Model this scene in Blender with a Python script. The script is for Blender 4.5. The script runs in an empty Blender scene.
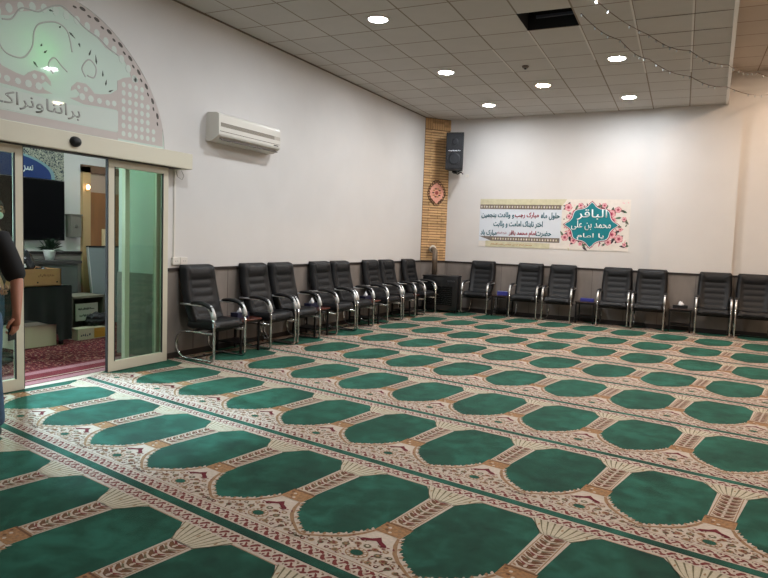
import bpy, bmesh, math, random
from mathutils import Vector, Matrix
random.seed(7)
SC = bpy.context.scene
COL = SC.collection
PI = math.pi
XL, YB, HD, HC, HC2 = -5.651, 13.246, 1.073, 4.135, 4.70
XE = 0.045            # edge of the low ceiling
XR, YN = 6.5, -2.5     # far right wall, wall behind the camera

# ------------------------------------------------------------------ materials
def lin(c):
    return tuple((v / 12.92 if v <= .04045 else ((v + .055) / 1.055) ** 2.4) for v in [x / 255 for x in c]) + (1,)
MATS = {}
def mat(name, rgb, rough=.6, metal=0, spec=.5, emit=None, es=0, var=0, vscale=8, bump=0, bscale=60, sheen=0, trans=0, coat=0, stretch=None):
    if name in MATS: return MATS[name]
    m = bpy.data.materials.new(name); m.use_nodes = True
    nt = m.node_tree; b = nt.nodes['Principled BSDF']
    b.inputs['Base Color'].default_value = lin(rgb); b.inputs['Roughness'].default_value = rough
    b.inputs['Metallic'].default_value = metal; b.inputs['Specular IOR Level'].default_value = spec
    b.inputs['Sheen Weight'].default_value = sheen; b.inputs['Coat Weight'].default_value = coat
    b.inputs['Transmission Weight'].default_value = trans
    if emit: b.inputs['Emission Color'].default_value = lin(emit); b.inputs['Emission Strength'].default_value = es
    if var or bump:
        tc = nt.nodes.new('ShaderNodeTexCoord'); src = tc.outputs['Object']
        if stretch:
            mp = nt.nodes.new('ShaderNodeMapping'); mp.inputs['Scale'].default_value = stretch
            nt.links.new(src, mp.inputs['Vector']); src = mp.outputs['Vector']
    if var:
        n = nt.nodes.new('ShaderNodeTexNoise'); n.inputs['Scale'].default_value = vscale; n.inputs['Detail'].default_value = 5
        nt.links.new(src, n.inputs['Vector'])
        r = nt.nodes.new('ShaderNodeMapRange'); r.inputs['From Min'].default_value = .3; r.inputs['From Max'].default_value = .7
        r.inputs['To Min'].default_value = 1 - var; r.inputs['To Max'].default_value = 1 + var
        nt.links.new(n.outputs['Fac'], r.inputs['Value'])
        h = nt.nodes.new('ShaderNodeHueSaturation'); h.inputs['Color'].default_value = lin(rgb)
        nt.links.new(r.outputs['Result'], h.inputs['Value']); nt.links.new(h.outputs['Color'], b.inputs['Base Color'])
    if bump:
        n2 = nt.nodes.new('ShaderNodeTexNoise'); n2.inputs['Scale'].default_value = bscale; n2.inputs['Detail'].default_value = 3
        nt.links.new(src, n2.inputs['Vector'])
        bp = nt.nodes.new('ShaderNodeBump'); bp.inputs['Strength'].default_value = bump; bp.inputs['Distance'].default_value = .01
        nt.links.new(n2.outputs['Fac'], bp.inputs['Height']); nt.links.new(bp.outputs['Normal'], b.inputs['Normal'])
    MATS[name] = m; return m

def glass(name, tint, rough=0, alpha=.16, emit=None):
    """thin clear pane: tinted see-through mixed with a mirror by fresnel"""
    if name in MATS: return MATS[name]
    m = bpy.data.materials.new(name); m.use_nodes = True; nt = m.node_tree; nt.nodes.clear()
    o = nt.nodes.new('ShaderNodeOutputMaterial'); t = nt.nodes.new('ShaderNodeBsdfTransparent'); g = nt.nodes.new('ShaderNodeBsdfGlossy')
    f = nt.nodes.new('ShaderNodeLayerWeight'); f.inputs['Blend'].default_value = .5; mx = nt.nodes.new('ShaderNodeMixShader')
    pw = nt.nodes.new('ShaderNodeMath'); pw.operation = 'POWER'; pw.inputs[1].default_value = 4; nt.links.new(f.outputs['Facing'], pw.inputs[0])
    ma = nt.nodes.new('ShaderNodeMath'); ma.operation = 'MULTIPLY_ADD'; ma.inputs[1].default_value = .5; ma.inputs[2].default_value = .03; nt.links.new(pw.outputs[0], ma.inputs[0])
    t.inputs['Color'].default_value = lin(tint); g.inputs['Roughness'].default_value = rough
    nt.links.new(ma.outputs[0], mx.inputs[0]); nt.links.new(t.outputs[0], mx.inputs[1]); nt.links.new(g.outputs[0], mx.inputs[2])
    nt.links.new(mx.outputs[0], o.inputs[0]); MATS[name] = m; return m

def film(name, rgb, amount=.5):
    """frosted film: part diffuse, part translucent"""
    if name in MATS: return MATS[name]
    m = bpy.data.materials.new(name); m.use_nodes = True; nt = m.node_tree; nt.nodes.clear()
    o = nt.nodes.new('ShaderNodeOutputMaterial'); d = nt.nodes.new('ShaderNodeBsdfDiffuse'); t = nt.nodes.new('ShaderNodeBsdfTranslucent')
    g = nt.nodes.new('ShaderNodeBsdfGlossy'); g.inputs['Roughness'].default_value = .03
    mx = nt.nodes.new('ShaderNodeMixShader'); mx.inputs[0].default_value = amount; m2 = nt.nodes.new('ShaderNodeMixShader'); m2.inputs[0].default_value = .025
    d.inputs['Color'].default_value = lin(rgb); t.inputs['Color'].default_value = lin(rgb)
    nt.links.new(d.outputs[0], mx.inputs[1]); nt.links.new(t.outputs[0], mx.inputs[2])
    nt.links.new(mx.outputs[0], m2.inputs[1]); nt.links.new(g.outputs[0], m2.inputs[2]); nt.links.new(m2.outputs[0], o.inputs[0])
    MATS[name] = m; return m

def cellmat(name, rgb, sx, sy, sz, var, line=None, lw=.02, off=(0, 0, 0), rough=.7, rot=0, axes='xy', spec=.5):
    """colour that differs from cell to cell of a grid, with thin joints"""
    m = bpy.data.materials.new(name); m.use_nodes = True; nt = m.node_tree; b = nt.nodes['Principled BSDF']
    b.inputs['Roughness'].default_value = rough; b.inputs['Specular IOR Level'].default_value = spec
    N = nt.nodes.new; L = nt.links.new
    tc = N('ShaderNodeTexCoord'); mp = N('ShaderNodeMapping'); mp.vector_type = 'TEXTURE'
    mp.inputs['Location'].default_value = off; mp.inputs['Rotation'].default_value = (0, 0, rot)
    mp.inputs['Scale'].default_value = (sx, sy, sz)
    L(tc.outputs['Object'], mp.inputs['Vector'])
    fl = N('ShaderNodeVectorMath'); fl.operation = 'FLOOR'; L(mp.outputs[0], fl.inputs[0])
    wn = N('ShaderNodeTexWhiteNoise'); L(fl.outputs[0], wn.inputs['Vector'])
    r = N('ShaderNodeMapRange'); r.inputs['To Min'].default_value = 1 - var; r.inputs['To Max'].default_value = 1 + var
    L(wn.outputs['Value'], r.inputs['Value'])
    nz = N('ShaderNodeTexNoise'); nz.inputs['Scale'].default_value = 3; nz.inputs['Detail'].default_value = 6; L(tc.outputs['Object'], nz.inputs['Vector'])
    r2 = N('ShaderNodeMapRange'); r2.inputs['To Min'].default_value = .93; r2.inputs['To Max'].default_value = 1.07; L(nz.outputs['Fac'], r2.inputs['Value'])
    mu = N('ShaderNodeMath'); mu.operation = 'MULTIPLY'; L(r.outputs[0], mu.inputs[0]); L(r2.outputs[0], mu.inputs[1])
    h = N('ShaderNodeHueSaturation'); h.inputs['Color'].default_value = lin(rgb); L(mu.outputs[0], h.inputs['Value'])
    out = h.outputs['Color']
    if line:
        fr = N('ShaderNodeVectorMath'); fr.operation = 'FRACTION'; L(mp.outputs[0], fr.inputs[0])
        sp = N('ShaderNodeSeparateXYZ'); L(fr.outputs[0], sp.inputs[0])
        last = None
        for ax, s in zip('xyz', (sx, sy, sz)):
            if ax not in axes: continue
            lt = N('ShaderNodeMath'); lt.operation = 'LESS_THAN'; lt.inputs[1].default_value = lw / s
            L(sp.outputs['xyz'.index(ax)], lt.inputs[0])
            if last is None: last = lt
            else:
                mm = N('ShaderNodeMath'); mm.operation = 'MAXIMUM'; L(last.outputs[0], mm.inputs[0]); L(lt.outputs[0], mm.inputs[1]); last = mm
        mx = N('ShaderNodeMix'); mx.data_type = 'RGBA'; L(last.outputs[0], mx.inputs['Factor']); L(out, mx.inputs['A'])
        mx.inputs['B'].default_value = lin(line); out = mx.outputs['Result']
    L(out, b.inputs['Base Color']); MATS[name] = m; return m

WALL = mat('wall_paint', (207, 203, 200), .75, spec=.25, var=.02, vscale=2)
WHITE = mat('white_paint', (215, 212, 205), .5)
CREAMF = mat('door_frame_paint', (206, 199, 180), .4, spec=.4)
PLAST = mat('white_plastic', (214, 208, 200), .35)
DARKGAP = mat('dark_gap', (14, 13, 12), .8)
BLACK = mat('black_leather', (13, 14, 17), .5, spec=.35, bump=.15, bscale=180)
BLKPL = mat('black_plastic', (16, 16, 18), .45)
CHROME = mat('chrome', (205, 205, 205), .16, metal=1)
CHROMEB = mat('chrome_brushed', (236, 236, 236), .32, metal=.55)
BLKMET = mat('black_metal', (18, 17, 17), .4, metal=.3)

# ------------------------------------------------------------------ mesh helpers
class MB:
    def __init__(s): s.bm = bmesh.new(); s.mats = []
    def mi(s, m):
        if m is None: return 0
        if m not in s.mats: s.mats.append(m)
        return s.mats.index(m)
    def face(s, pts, m=None, smooth=False):
        f = s.bm.faces.new([s.bm.verts.new(p) for p in pts]); f.material_index = s.mi(m); f.smooth = smooth; return f
    def box(s, lo, hi, m=None, bev=0, seg=2, M=None, smooth=False):
        c = [(a + b) / 2 for a, b in zip(lo, hi)]; d = [abs(b - a) for a, b in zip(lo, hi)]
        t = bmesh.new(); r = bmesh.ops.create_cube(t, size=1)
        for v in t.verts: v.co = Vector((v.co.x * d[0], v.co.y * d[1], v.co.z * d[2]))
        if bev: bmesh.ops.bevel(t, geom=list(t.edges), offset=min(bev, min(d) * .49), segments=seg, profile=.5, affect='EDGES')
        for v in t.verts:
            v.co = v.co + Vector(c)
            if M: v.co = M @ v.co
        s.add(t, m, smooth or (bev > 0 and seg > 2)); return s
    def add(s, t, m, smooth=False):
        i = s.mi(m); mp = {}
        for v in t.verts: mp[v] = s.bm.verts.new(v.co)
        for f in t.faces:
            try: g = s.bm.faces.new([mp[v] for v in f.verts])
            except ValueError: continue
            g.material_index = i; g.smooth = smooth
        t.free()
    def tube(s, pts, r, m=None, n=8, closed=False, prof=None, caps=True, smooth=True):
        """sweep; r number or list; prof optional list of (a,b) offsets (scaled by r)"""
        pts = [Vector(p) for p in pts]; N = len(pts); i = s.mi(m)
        prof = prof or [(math.cos(2 * PI * k / n), math.sin(2 * PI * k / n)) for k in range(n)]
        n = len(prof); rings = []; up = None
        for k, p in enumerate(pts):
            a = pts[k - 1] if (k or closed) else p; b = pts[(k + 1) % N] if (k < N - 1 or closed) else p
            t = (b - a).normalized()
            if up is None:
                up = Vector((0, 0, 1)) if abs(t.z) < .9 else Vector((1, 0, 0))
            u = (up - t * up.dot(t)).normalized(); w = t.cross(u); up = u
            rr = r[k] if isinstance(r, (list, tuple)) else r
            rings.append([s.bm.verts.new(p + (u * q[0] + w * q[1]) * rr) for q in prof])
        for k in range(N if closed else N - 1):
            A, B = rings[k], rings[(k + 1) % N]
            for j in range(n):
                f = s.bm.faces.new((A[j], A[(j + 1) % n], B[(j + 1) % n], B[j])); f.smooth = smooth; f.material_index = i
        if caps and not closed:
            for R in (rings[0][::-1], rings[-1]):
                f = s.bm.faces.new(R); f.material_index = i
        return s
    def cyl(s, a, b, r, m=None, n=16, r2=None):
        return s.tube([a, b], [r, r if r2 is None else r2], m, n)
    def lathe(s, prof, m=None, n=20, c=(0, 0, 0), M=None):
        rings = []; i = s.mi(m)
        for r, z in prof:
            ring = []
            for k in range(n):
                v = Vector((r * math.cos(2 * PI * k / n), r * math.sin(2 * PI * k / n), z))
                if M: v = M @ v
                ring.append(s.bm.verts.new(v + Vector(c)))
            rings.append(ring)
        for A, B in zip(rings, rings[1:]):
            for k in range(n):
                f = s.bm.faces.new((A[k], A[(k + 1) % n], B[(k + 1) % n], B[k])); f.smooth = True; f.material_index = i
        for R in (rings[0][::-1], rings[-1]):
            f = s.bm.faces.new(R); f.material_index = i
        return s
    def prism(s, poly, axis, lo, hi, m=None, smooth=False):
        """poly = list of 2-D points in the two other axes, extruded along axis"""
        i = s.mi(m)
        def P(p, h):
            return {'x': (h, p[0], p[1]), 'y': (p[0], h, p[1]), 'z': (p[0], p[1], h)}[axis]
        A = [s.bm.verts.new(P(p, lo)) for p in poly]; B = [s.bm.verts.new(P(p, hi)) for p in poly]
        for q in (A[::-1], B):
            f = s.bm.faces.new(q); f.material_index = i
        for k in range(len(poly)):
            f = s.bm.faces.new((A[k], A[(k + 1) % len(A)], B[(k + 1) % len(A)], B[k])); f.material_index = i; f.smooth = smooth
        return s
    def ell(s, c, r, m=None, u=16, v=10, M=None):
        t = bmesh.new(); bmesh.ops.create_uvsphere(t, u_segments=u, v_segments=v, radius=1)
        for q in t.verts:
            q.co = Vector((q.co.x * r[0], q.co.y * r[1], q.co.z * r[2]))
            if M: q.co = M @ q.co
            q.co += Vector(c)
        s.add(t, m, True); return s
    def build(s, name, parent=None, M=None, fix=True):
        me = bpy.data.meshes.new(name)
        if fix: bmesh.ops.recalc_face_normals(s.bm, faces=s.bm.faces)
        s.bm.to_mesh(me); s.bm.free()
        for m in s.mats: me.materials.append(m)
        o = bpy.data.objects.new(name, me); COL.objects.link(o)
        if parent: o.parent = parent
        if M: o.matrix_local = M
        return o

def struct(o): o['kind'] = 'structure'; return o
def tag(o, label, cat, group=None, kind=None):
    o['label'] = label; o['category'] = cat
    if group: o['group'] = group
    if kind: o['kind'] = kind
    return o
def thing(name, label, cat, loc=(0, 0, 0), rz=0, group=None):
    o = bpy.data.objects.new(name, None); COL.objects.link(o); o.location = loc; o.rotation_euler = (0, 0, rz); o.empty_display_size = .1
    return tag(o, label, cat, group)
def dup(root, loc, rz, label, group=None):
    r = root.copy(); COL.objects.link(r); r.location = loc; r.rotation_euler = (0, 0, rz); r['label'] = label
    if group: r['group'] = group
    for ch in list(root.children):
        c = ch.copy(); COL.objects.link(c); c.parent = r
        for g in list(ch.children):
            d = g.copy(); COL.objects.link(d); d.parent = c
    return r

# -------- Arabic text: join letters by hand, laid right to left as mesh outlines
AR = {'ا': (0xFE8D, 0xFE8E), 'أ': (0xFE83, 0xFE84), 'ب': (0xFE8F, 0xFE90, 0xFE91, 0xFE92), 'ت': (0xFE95, 0xFE96, 0xFE97, 0xFE98), 'پ': (0xFB56, 0xFB57, 0xFB58, 0xFB59),
      'ج': (0xFE9D, 0xFE9E, 0xFE9F, 0xFEA0), 'ح': (0xFEA1, 0xFEA2, 0xFEA3, 0xFEA4), 'خ': (0xFEA5, 0xFEA6, 0xFEA7, 0xFEA8), 'د': (0xFEA9, 0xFEAA),
      'ر': (0xFEAD, 0xFEAE), 'س': (0xFEB1, 0xFEB2, 0xFEB3, 0xFEB4), 'ض': (0xFEBD, 0xFEBE, 0xFEBF, 0xFEC0), 'ع': (0xFEC9, 0xFECA, 0xFECB, 0xFECC),
      'ق': (0xFED5, 0xFED6, 0xFED7, 0xFED8), 'ک': (0xFB8E, 0xFB8F, 0xFB90, 0xFB91), 'ل': (0xFEDD, 0xFEDE, 0xFEDF, 0xFEE0), 'م': (0xFEE1, 0xFEE2, 0xFEE3, 0xFEE4),
      'ن': (0xFEE5, 0xFEE6, 0xFEE7, 0xFEE8), 'ه': (0xFEE9, 0xFEEA, 0xFEEB, 0xFEEC), 'و': (0xFEED, 0xFEEE), 'ی': (0xFBFC, 0xFBFD, 0xFBFE, 0xFBFF), 'ف': (0xFED1, 0xFED2, 0xFED3, 0xFED4)}
def shape(t):
    out = []
    for i, c in enumerate(t):
        if c not in AR: out.append(c); continue
        f = AR[c]
        prev = i > 0 and t[i - 1] in AR and len(AR[t[i - 1]]) == 4
        nxt = i < len(t) - 1 and t[i + 1] in AR
        if len(f) == 2: out.append(chr(f[1] if prev else f[0]))
        else: out.append(chr(f[(1 if prev else 0) + (2 if nxt else 0)]))
    return ''.join(out[::-1])
def text(name, body, m, M, size=None, width=None, parent=None, arabic=True, bold=.012, ext=.002, height=None):
    """writing as real thin letters; M maps the text plane (x right, y up) into place; centred"""
    c = bpy.data.curves.new(name, 'FONT'); c.body = shape(body) if arabic else body
    c.align_x = 'CENTER'; c.align_y = 'CENTER'; c.size = 1; c.offset = bold; c.extrude = 0; c.resolution_u = 3
    o = bpy.data.objects.new(name, c); me = bpy.data.meshes.new_from_object(o)
    bpy.data.objects.remove(o)
    xs = [v.co.x for v in me.vertices]; ys = [v.co.y for v in me.vertices]
    w = max(xs) - min(xs); h = max(ys) - min(ys); cx = (max(xs) + min(xs)) / 2; cy = (max(ys) + min(ys)) / 2
    sx = width / w if width else size; sy = (height / h if height else (size or sx))
    bm = bmesh.new(); bm.from_mesh(me)
    for v in bm.verts: v.co = Vector(((v.co.x - cx) * sx, (v.co.y - cy) * sy, 0))
    r = bmesh.ops.extrude_face_region(bm, geom=list(bm.faces))
    for v in [g for g in r['geom'] if isinstance(g, bmesh.types.BMVert)]: v.co.z += ext
    bmesh.ops.recalc_face_normals(bm, faces=bm.faces)
    bm.to_mesh(me); bm.free(); me.materials.clear(); me.materials.append(m)
    me.name = name; o = bpy.data.objects.new(name, me); COL.objects.link(o)
    if parent: o.parent = parent
    o.matrix_local = M; return o
def marks(name, axis, org, size, lo, hi, m, parent, n, seed):
    """a line of small printed strokes, too small in the photo to be read"""
    q = random.Random(seed); mb = MB(); w_, h_ = size
    for k in range(n):
        x0 = org[0] + w_ * k / n; x1 = x0 + w_ / n * q.uniform(.55, .9); z0 = org[1] + h_ * q.uniform(0, .25); z1 = z0 + h_ * q.uniform(.35, .75)
        mb.prism([(x0, z0), (x1, z0 + h_ * q.uniform(-.1, .1)), (x1 - (x1 - x0) * q.uniform(0, .5), z1), (x0 + (x1 - x0) * .1, z1 - h_ * .1)], axis, lo, hi, m)
    return mb.build(name, parent)
def planeM(origin, xdir, ydir):
    x = Vector(xdir).normalized(); y = Vector(ydir).normalized(); z = x.cross(y)
    M = Matrix((x, y, z)).transposed().to_4x4(); M.translation = Vector(origin); return M

# ------------------------------------------------------------------ camera
cam = bpy.data.cameras.new('camera'); co = bpy.data.objects.new('camera', cam); COL.objects.link(co)
cam.sensor_width = 36; cam.lens = 29.968; cam.clip_start = .05; cam.clip_end = 100
R_, U_, F_ = Vector((.88902378, .45647025, .03565982)), Vector((-.06708559, .05282072, .99634808)), Vector((-.45291968, .8881694, -.07758146))
M = Matrix((R_, U_, -F_)).transposed().to_4x4(); M.translation = (0, 0, 1.5); co.matrix_world = M
SC.camera = co

# ------------------------------------------------------------------ room shell
fl = MB(); fl.box((-9.3, YN, -.12), (XR, YB + .3, -.012), mat('concrete', (120, 115, 108), .8)); struct(fl.build('floor'))

DC = 4.13   # centre line of the doorway
def arch(R, n=40, y0=0.0, zb=2.43):
    """slightly pointed arch outline from right foot to left foot, around DC"""
    pts = []
    for k in range(n + 1):
        a = PI * k / n; c, s_ = math.cos(a), math.sin(a)
        rr = 1 - .035 * math.sin(2 * a) ** 2
        pts.append((DC + R * c * rr, zb + R * s_ * rr * .985))
    return pts
AP = arch(1.30)
w = MB()
poly = [(YN, -.1), (DC - 1.30, -.1)] + AP[::-1] + [(DC + 1.30, -.1), (YB, -.1), (YB, HC + .3), (YN, HC + .3)]
w.prism(poly, 'x', XL - .10, XL, WALL)
struct(w.build('wall_left'))
w = MB(); w.box((XL - .10, YB, -.1), (XR, YB + .2, 5), WALL)
w.box((-1.061, YB - .09, -.1), (.326, YB + .01, 4.19), WALL)     # shallow pier
w.box((.06, YB - .05, 4.185), (.29, YB + .01, HC2 + .02), WALL)
struct(w.build('wall_back'))
w = MB(); w.box((XR, YN, -.1), (XR + .2, YB + .2, 5), WALL); struct(w.build('wall_right'))
w = MB(); w.box((XL - .10, YN - .2, -.1), (XR, YN, 5), WALL); struct(w.build('wall_near'))

# low suspended ceiling: grid turned 2 degrees, one tile missing
CA = -.038; TS = .617
TILE = cellmat('ceiling_tile', (192, 189, 184), TS, TS, 1, .03, (140, 130, 118), .02, off=(-2.193, 7.39, 0), rough=.85, rot=.038, spec=.15)
cl = MB()
ca, sa = math.cos(.038), math.sin(.038)
def G(u, v): return Vector((-2.193 + u * ca - v * sa, 7.39 + u * sa + v * ca, HC))
def quad(pts): cl.face([(p[0], p[1], HC) for p in pts], TILE)
BIG = 14
a, b, c_, d = G(0, 0), G(TS, 0), G(TS, TS), G(0, TS)
S1, S2, S3, S4 = G(-BIG, -BIG), G(BIG, -BIG), G(BIG, BIG), G(-BIG, BIG)
quad((S1, S2, b, a)); quad((S2, S3, c_, b)); quad((S3, S4, d, c_)); quad((S4, S1, a, d))
for co_, no in (((XL, 0, 0), (-1, 0, 0)), ((XE, 0, 0), (1, 0, 0)), ((0, YB, 0), (0, 1, 0)), ((0, YN, 0), (0, -1, 0))):
    bmesh.ops.bisect_plane(cl.bm, geom=cl.bm.verts[:] + cl.bm.edges[:] + cl.bm.faces[:], plane_co=co_, plane_no=no, clear_outer=True)
for f in list(cl.bm.faces):
    if f.calc_area() < 1e-6: cl.bm.faces.remove(f)
# dark void above the missing tile
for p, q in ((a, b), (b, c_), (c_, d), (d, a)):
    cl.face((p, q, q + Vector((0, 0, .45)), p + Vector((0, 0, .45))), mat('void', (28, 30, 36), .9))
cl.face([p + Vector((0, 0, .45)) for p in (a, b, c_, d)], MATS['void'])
cl.box((a.x + .1, a.y + .5, HC + .1), (a.x + .62, a.y + .53, HC + .13), mat('void_pipe', (70, 76, 90), .5))
struct(cl.build('ceiling'))
TILE2 = cellmat('ceiling_tile_warm', (186, 176, 166), .62, .62, 1, .04, (130, 112, 98), .018, off=(.5, 12.9, 0), rough=.85, rot=.038, spec=.15)
cl = MB(); cl.box((XE, YN, HC2), (XR, YB, HC2 + .1), TILE2); cl.box((XL, YN, HC2 + .1), (XR, YB, HC2 + .15), DARKGAP)
struct(cl.build('ceiling'))
# bright angle strips of the ceiling grid along some lines only, and fascia
t = MB(); t.box((XE, YN, HC - .012), (XE + .02, YB - .002, HC2), mat('fascia', (196, 186, 172), .5))
t.box((XE - .012, YN, HC - .016), (XE + .032, YB - .1, HC + .012), mat('trim_white', (225, 222, 215), .3)); struct(t.build('trim_1'))
GRID = mat('grid_bar', (205, 200, 192), .35)
t = MB(); cy1_ = YB - .49
def gbar(u, v0, v1, m=GRID, wd=.011):
    p, q = G(u, v0), G(u, v1); n_ = (q - p).normalized(); s_ = Vector((n_.y, -n_.x, 0)) * wd; z = Vector((0, 0, -.003))
    for o in (0,): t.face([p - s_ + z, p + s_ + z, q + s_ + z, q - s_ + z], m)
gbar(TS * 3, -4 * TS, 5.2 * TS); gbar(TS * 2, -1 * TS, 5 * TS); gbar(TS, TS, 3.5 * TS); gbar(0, TS, 4 * TS); gbar(-TS, 2 * TS, 4 * TS)
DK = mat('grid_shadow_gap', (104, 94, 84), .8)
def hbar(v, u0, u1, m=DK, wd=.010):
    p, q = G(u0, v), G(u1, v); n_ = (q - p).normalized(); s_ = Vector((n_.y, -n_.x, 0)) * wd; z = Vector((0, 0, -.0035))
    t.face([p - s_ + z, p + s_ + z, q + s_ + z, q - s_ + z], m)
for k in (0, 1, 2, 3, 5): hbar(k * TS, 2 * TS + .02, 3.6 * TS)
t.box((XL, YN, HC - .014), (XL + .022, cy1_, HC - .001), mat('ceiling_edge_shade', (112, 100, 88), .8))  # dark strip paints in the shade line where ceiling meets left wall
struct(t.build('trim_2'))

# dado of grey stone with a dark cap, along left and back walls, cutting the corner
STONE = mat('dado_stone', (124, 116, 110), .45, spec=.4, var=.16, vscale=5, stretch=(1, 1, .35))
CAP = mat('dark_cap', (38, 30, 28), .5)
cx1, cy1 = XL, YB - .485          # column foot on left wall
cx2, cy2 = XL + .385, YB          # column foot on back wall
def ribbon(path, z0, z1, th, m):
    mb = MB()
    for p, q in zip(path, path[1:]):
        p, q = Vector((*p, 0)), Vector((*q, 0)); n_ = (q - p).normalized(); s_ = Vector((n_.y, -n_.x, 0)) * th
        vs = [p, q, q + s_, p + s_]
        A = [v + Vector((0, 0, z0)) for v in vs]; B = [v + Vector((0, 0, z1)) for v in vs]
        for fc in ((A[3], A[2], A[1], A[0]), (B[0], B[1], B[2], B[3]), (A[0], A[1], B[1], B[0]), (A[1], A[2], B[2], B[1]), (A[2], A[3], B[3], B[2]), (A[3], A[0], B[0], B[3])): mb.face(fc, m)
    return mb
path = [(XL, DC + 1.31), (cx1, cy1), (cx2, cy2), (-1.061, YB), (-1.061, YB - .09), (.326, YB - .09), (.326, YB), (XR, YB)]
o = struct(ribbon(path, 0, HD - .035, .02, STONE).build('trim_3'))
o = struct(ribbon(path, HD - .037, HD, .032, CAP).build('trim_4'))
o = struct(ribbon(path, 0, .07, .026, mat('skirting_dark', (44, 38, 36), .5)).build('baseboard_back'))
# wall cable and joints in the dado
t = MB()
for yy in [5.9 + k * .62 for k in range(11)]: t.box((XL + .019, yy, .07), (XL + .0215, yy + .005, HD - .04), CAP)
for xx in [-5.2 + k * .62 for k in range(19)]:
    yb = YB - .09 if -1.061 < xx < .326 else YB
    t.box((xx, yb - .0215, .07), (xx + .005, yb - .019, HD - .04), CAP)
struct(t.build('trim_5'))

# brick column cutting the corner
BR = cellmat('brick', (198, 160, 116), .23, .23, .0575, .22, rough=.85, spec=.2)
MORT = mat('mortar', (104, 76, 50), .9)
d1 = Vector((cx1, cy1, 0)); d2 = Vector((cx2, cy2, 0)); dd = (d2 - d1); Lc = dd.length; dd.normalize(); nn = Vector((dd.y, -dd.x, 0))
CM = Matrix((dd, nn, Vector((0, 0, 1)))).transposed().to_4x4(); CM.translation = d1     # local x along, y out of the wall
t = MB(); t.box((0, -.3, HD), (Lc, .004, HC + .02), MORT, M=CM)
zz = HD + .004; row = 0
while zz < HC - .26:
    cut = [0, .14 if row % 2 else .38, .48 if row % 2 else Lc, Lc]; cut = sorted(set(min(max(c, 0), Lc) for c in cut))
    for p, q in zip(cut, cut[1:]):
        if q - p < .03: continue
        t.box((p + .004, 0, zz), (q - .004, .016 + random.uniform(-.003, .003), zz + .043), BR, M=CM)
    zz += .0575; row += 1
k = 0
while k * .058 < Lc - .03:
    t.box((k * .058 + .004, 0, HC - .235), (min(k * .058 + .05, Lc), .02, HC - .012), BR, M=CM); k += 1
struct(t.build('wall_corner'))

# ------------------------------------------------------------------ carpet
PH = .159063
CC, CS = math.cos(PH), math.sin(PH)
Q, P = .68230, 1.26005
OFF = {-1: -3.3, 0: -4.7101 + .03, 1: -7.6535, 2: -6.7172, 3: -6.3770, 4: -3.8338, 5: -2.8822, 6: -3.7604, 7: -4.0391, 8: -4.0716, 9: -4.4, 10: -4.1}
Y1 = 2.127
GREEN = None
def greenmat():
    m = bpy.data.materials.new('carpet_green'); m.use_nodes = True; nt = m.node_tree; b = nt.nodes['Principled BSDF']; N = nt.nodes.new; L = nt.links.new
    tc = N('ShaderNodeTexCoord')
    n1 = N('ShaderNodeTexNoise'); n1.inputs['Scale'].default_value = 1.7; n1.inputs['Detail'].default_value = 4; n1.inputs['Distortion'].default_value = .6
    n2 = N('ShaderNodeTexNoise'); n2.inputs['Scale'].default_value = 7; n2.inputs['Detail'].default_value = 6; n2.inputs['Distortion'].default_value = .4
    n3 = N('ShaderNodeTexNoise'); n3.inputs['Scale'].default_value = 500; n3.inputs['Detail'].default_value = 2
    for n in (n1, n2, n3): L(tc.outputs['Object'], n.inputs['Vector'])
    r = N('ShaderNodeValToRGB'); e = r.color_ramp.elements
    e[0].position = .37; e[0].color = lin((10, 42, 34)); e[1].position = .64; e[1].color = lin((34, 90, 76))
    k = e.new(.5); k.color = lin((20, 64, 51))
    mx = N('ShaderNodeMath'); mx.operation = 'ADD'; m1 = N('ShaderNodeMath'); m1.operation = 'MULTIPLY'; m1.inputs[1].default_value = .5
    m2 = N('ShaderNodeMath'); m2.operation = 'MULTIPLY'; m2.inputs[1].default_value = .5
    L(n1.outputs['Fac'], m1.inputs[0]); L(n2.outputs['Fac'], m2.inputs[0]); L(m1.outputs[0], mx.inputs[0]); L(m2.outputs[0], mx.inputs[1]); L(mx.outputs[0], r.inputs['Fac'])
    L(r.outputs['Color'], b.inputs['Base Color'])
    bp = N('ShaderNodeBump'); bp.inputs['Strength'].default_value = .35; bp.inputs['Distance'].default_value = .004; L(n3.outputs['Fac'], bp.inputs['Height']); L(bp.outputs[0], b.inputs['Normal'])
    b.inputs['Roughness'].default_value = .85; b.inputs['Specular IOR Level'].default_value = .15
    b.inputs['Sheen Weight'].default_value = .4; b.inputs['Sheen Roughness'].default_value = .4; b.inputs['Sheen Tint'].default_value = lin((120, 190, 165))
    return m
def pile(name, rgb, var=.12): return mat(name, rgb, .9, spec=.12, var=var, vscale=60, bump=.3, bscale=400, sheen=.1)
GREEN = greenmat()
CREAM = pile('carpet_cream', (190, 177, 163)); PALE = pile('carpet_pale', (186, 176, 154)); TAN = pile('carpet_tan', (146, 114, 84), .2)
ORNG = pile('carpet_ochre', (150, 112, 76), .35); RED = pile('carpet_red', (112, 48, 44), .2); MAR = pile('carpet_maroon', (98, 16, 30), .1)
OLV = pile('carpet_olive', (104, 96, 72), .2); BRN = pile('carpet_brown', (104, 70, 46), .25); DGR = pile('carpet_dark_green', (16, 46, 36), .1)
CMATS = [CREAM, GREEN, PALE, TAN, ORNG, RED, MAR, OLV, BRN, DGR]
cI = {m: i for i, m in enumerate(CMATS)}
cell = []   # (polygon, layer, material)
def cp(poly, layer, m): cell.append((poly, layer, cI[m]))
def rect(u0, v0, u1, v1): return [(u0, v0), (u1, v0), (u1, v1), (u0, v1)]
def ngon(u, v, ru, rv, n=10, a0=0): return [(u + ru * math.cos(a0 + 2 * PI * k / n), v + rv * math.sin(a0 + 2 * PI * k / n)) for k in range(n)]
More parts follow.
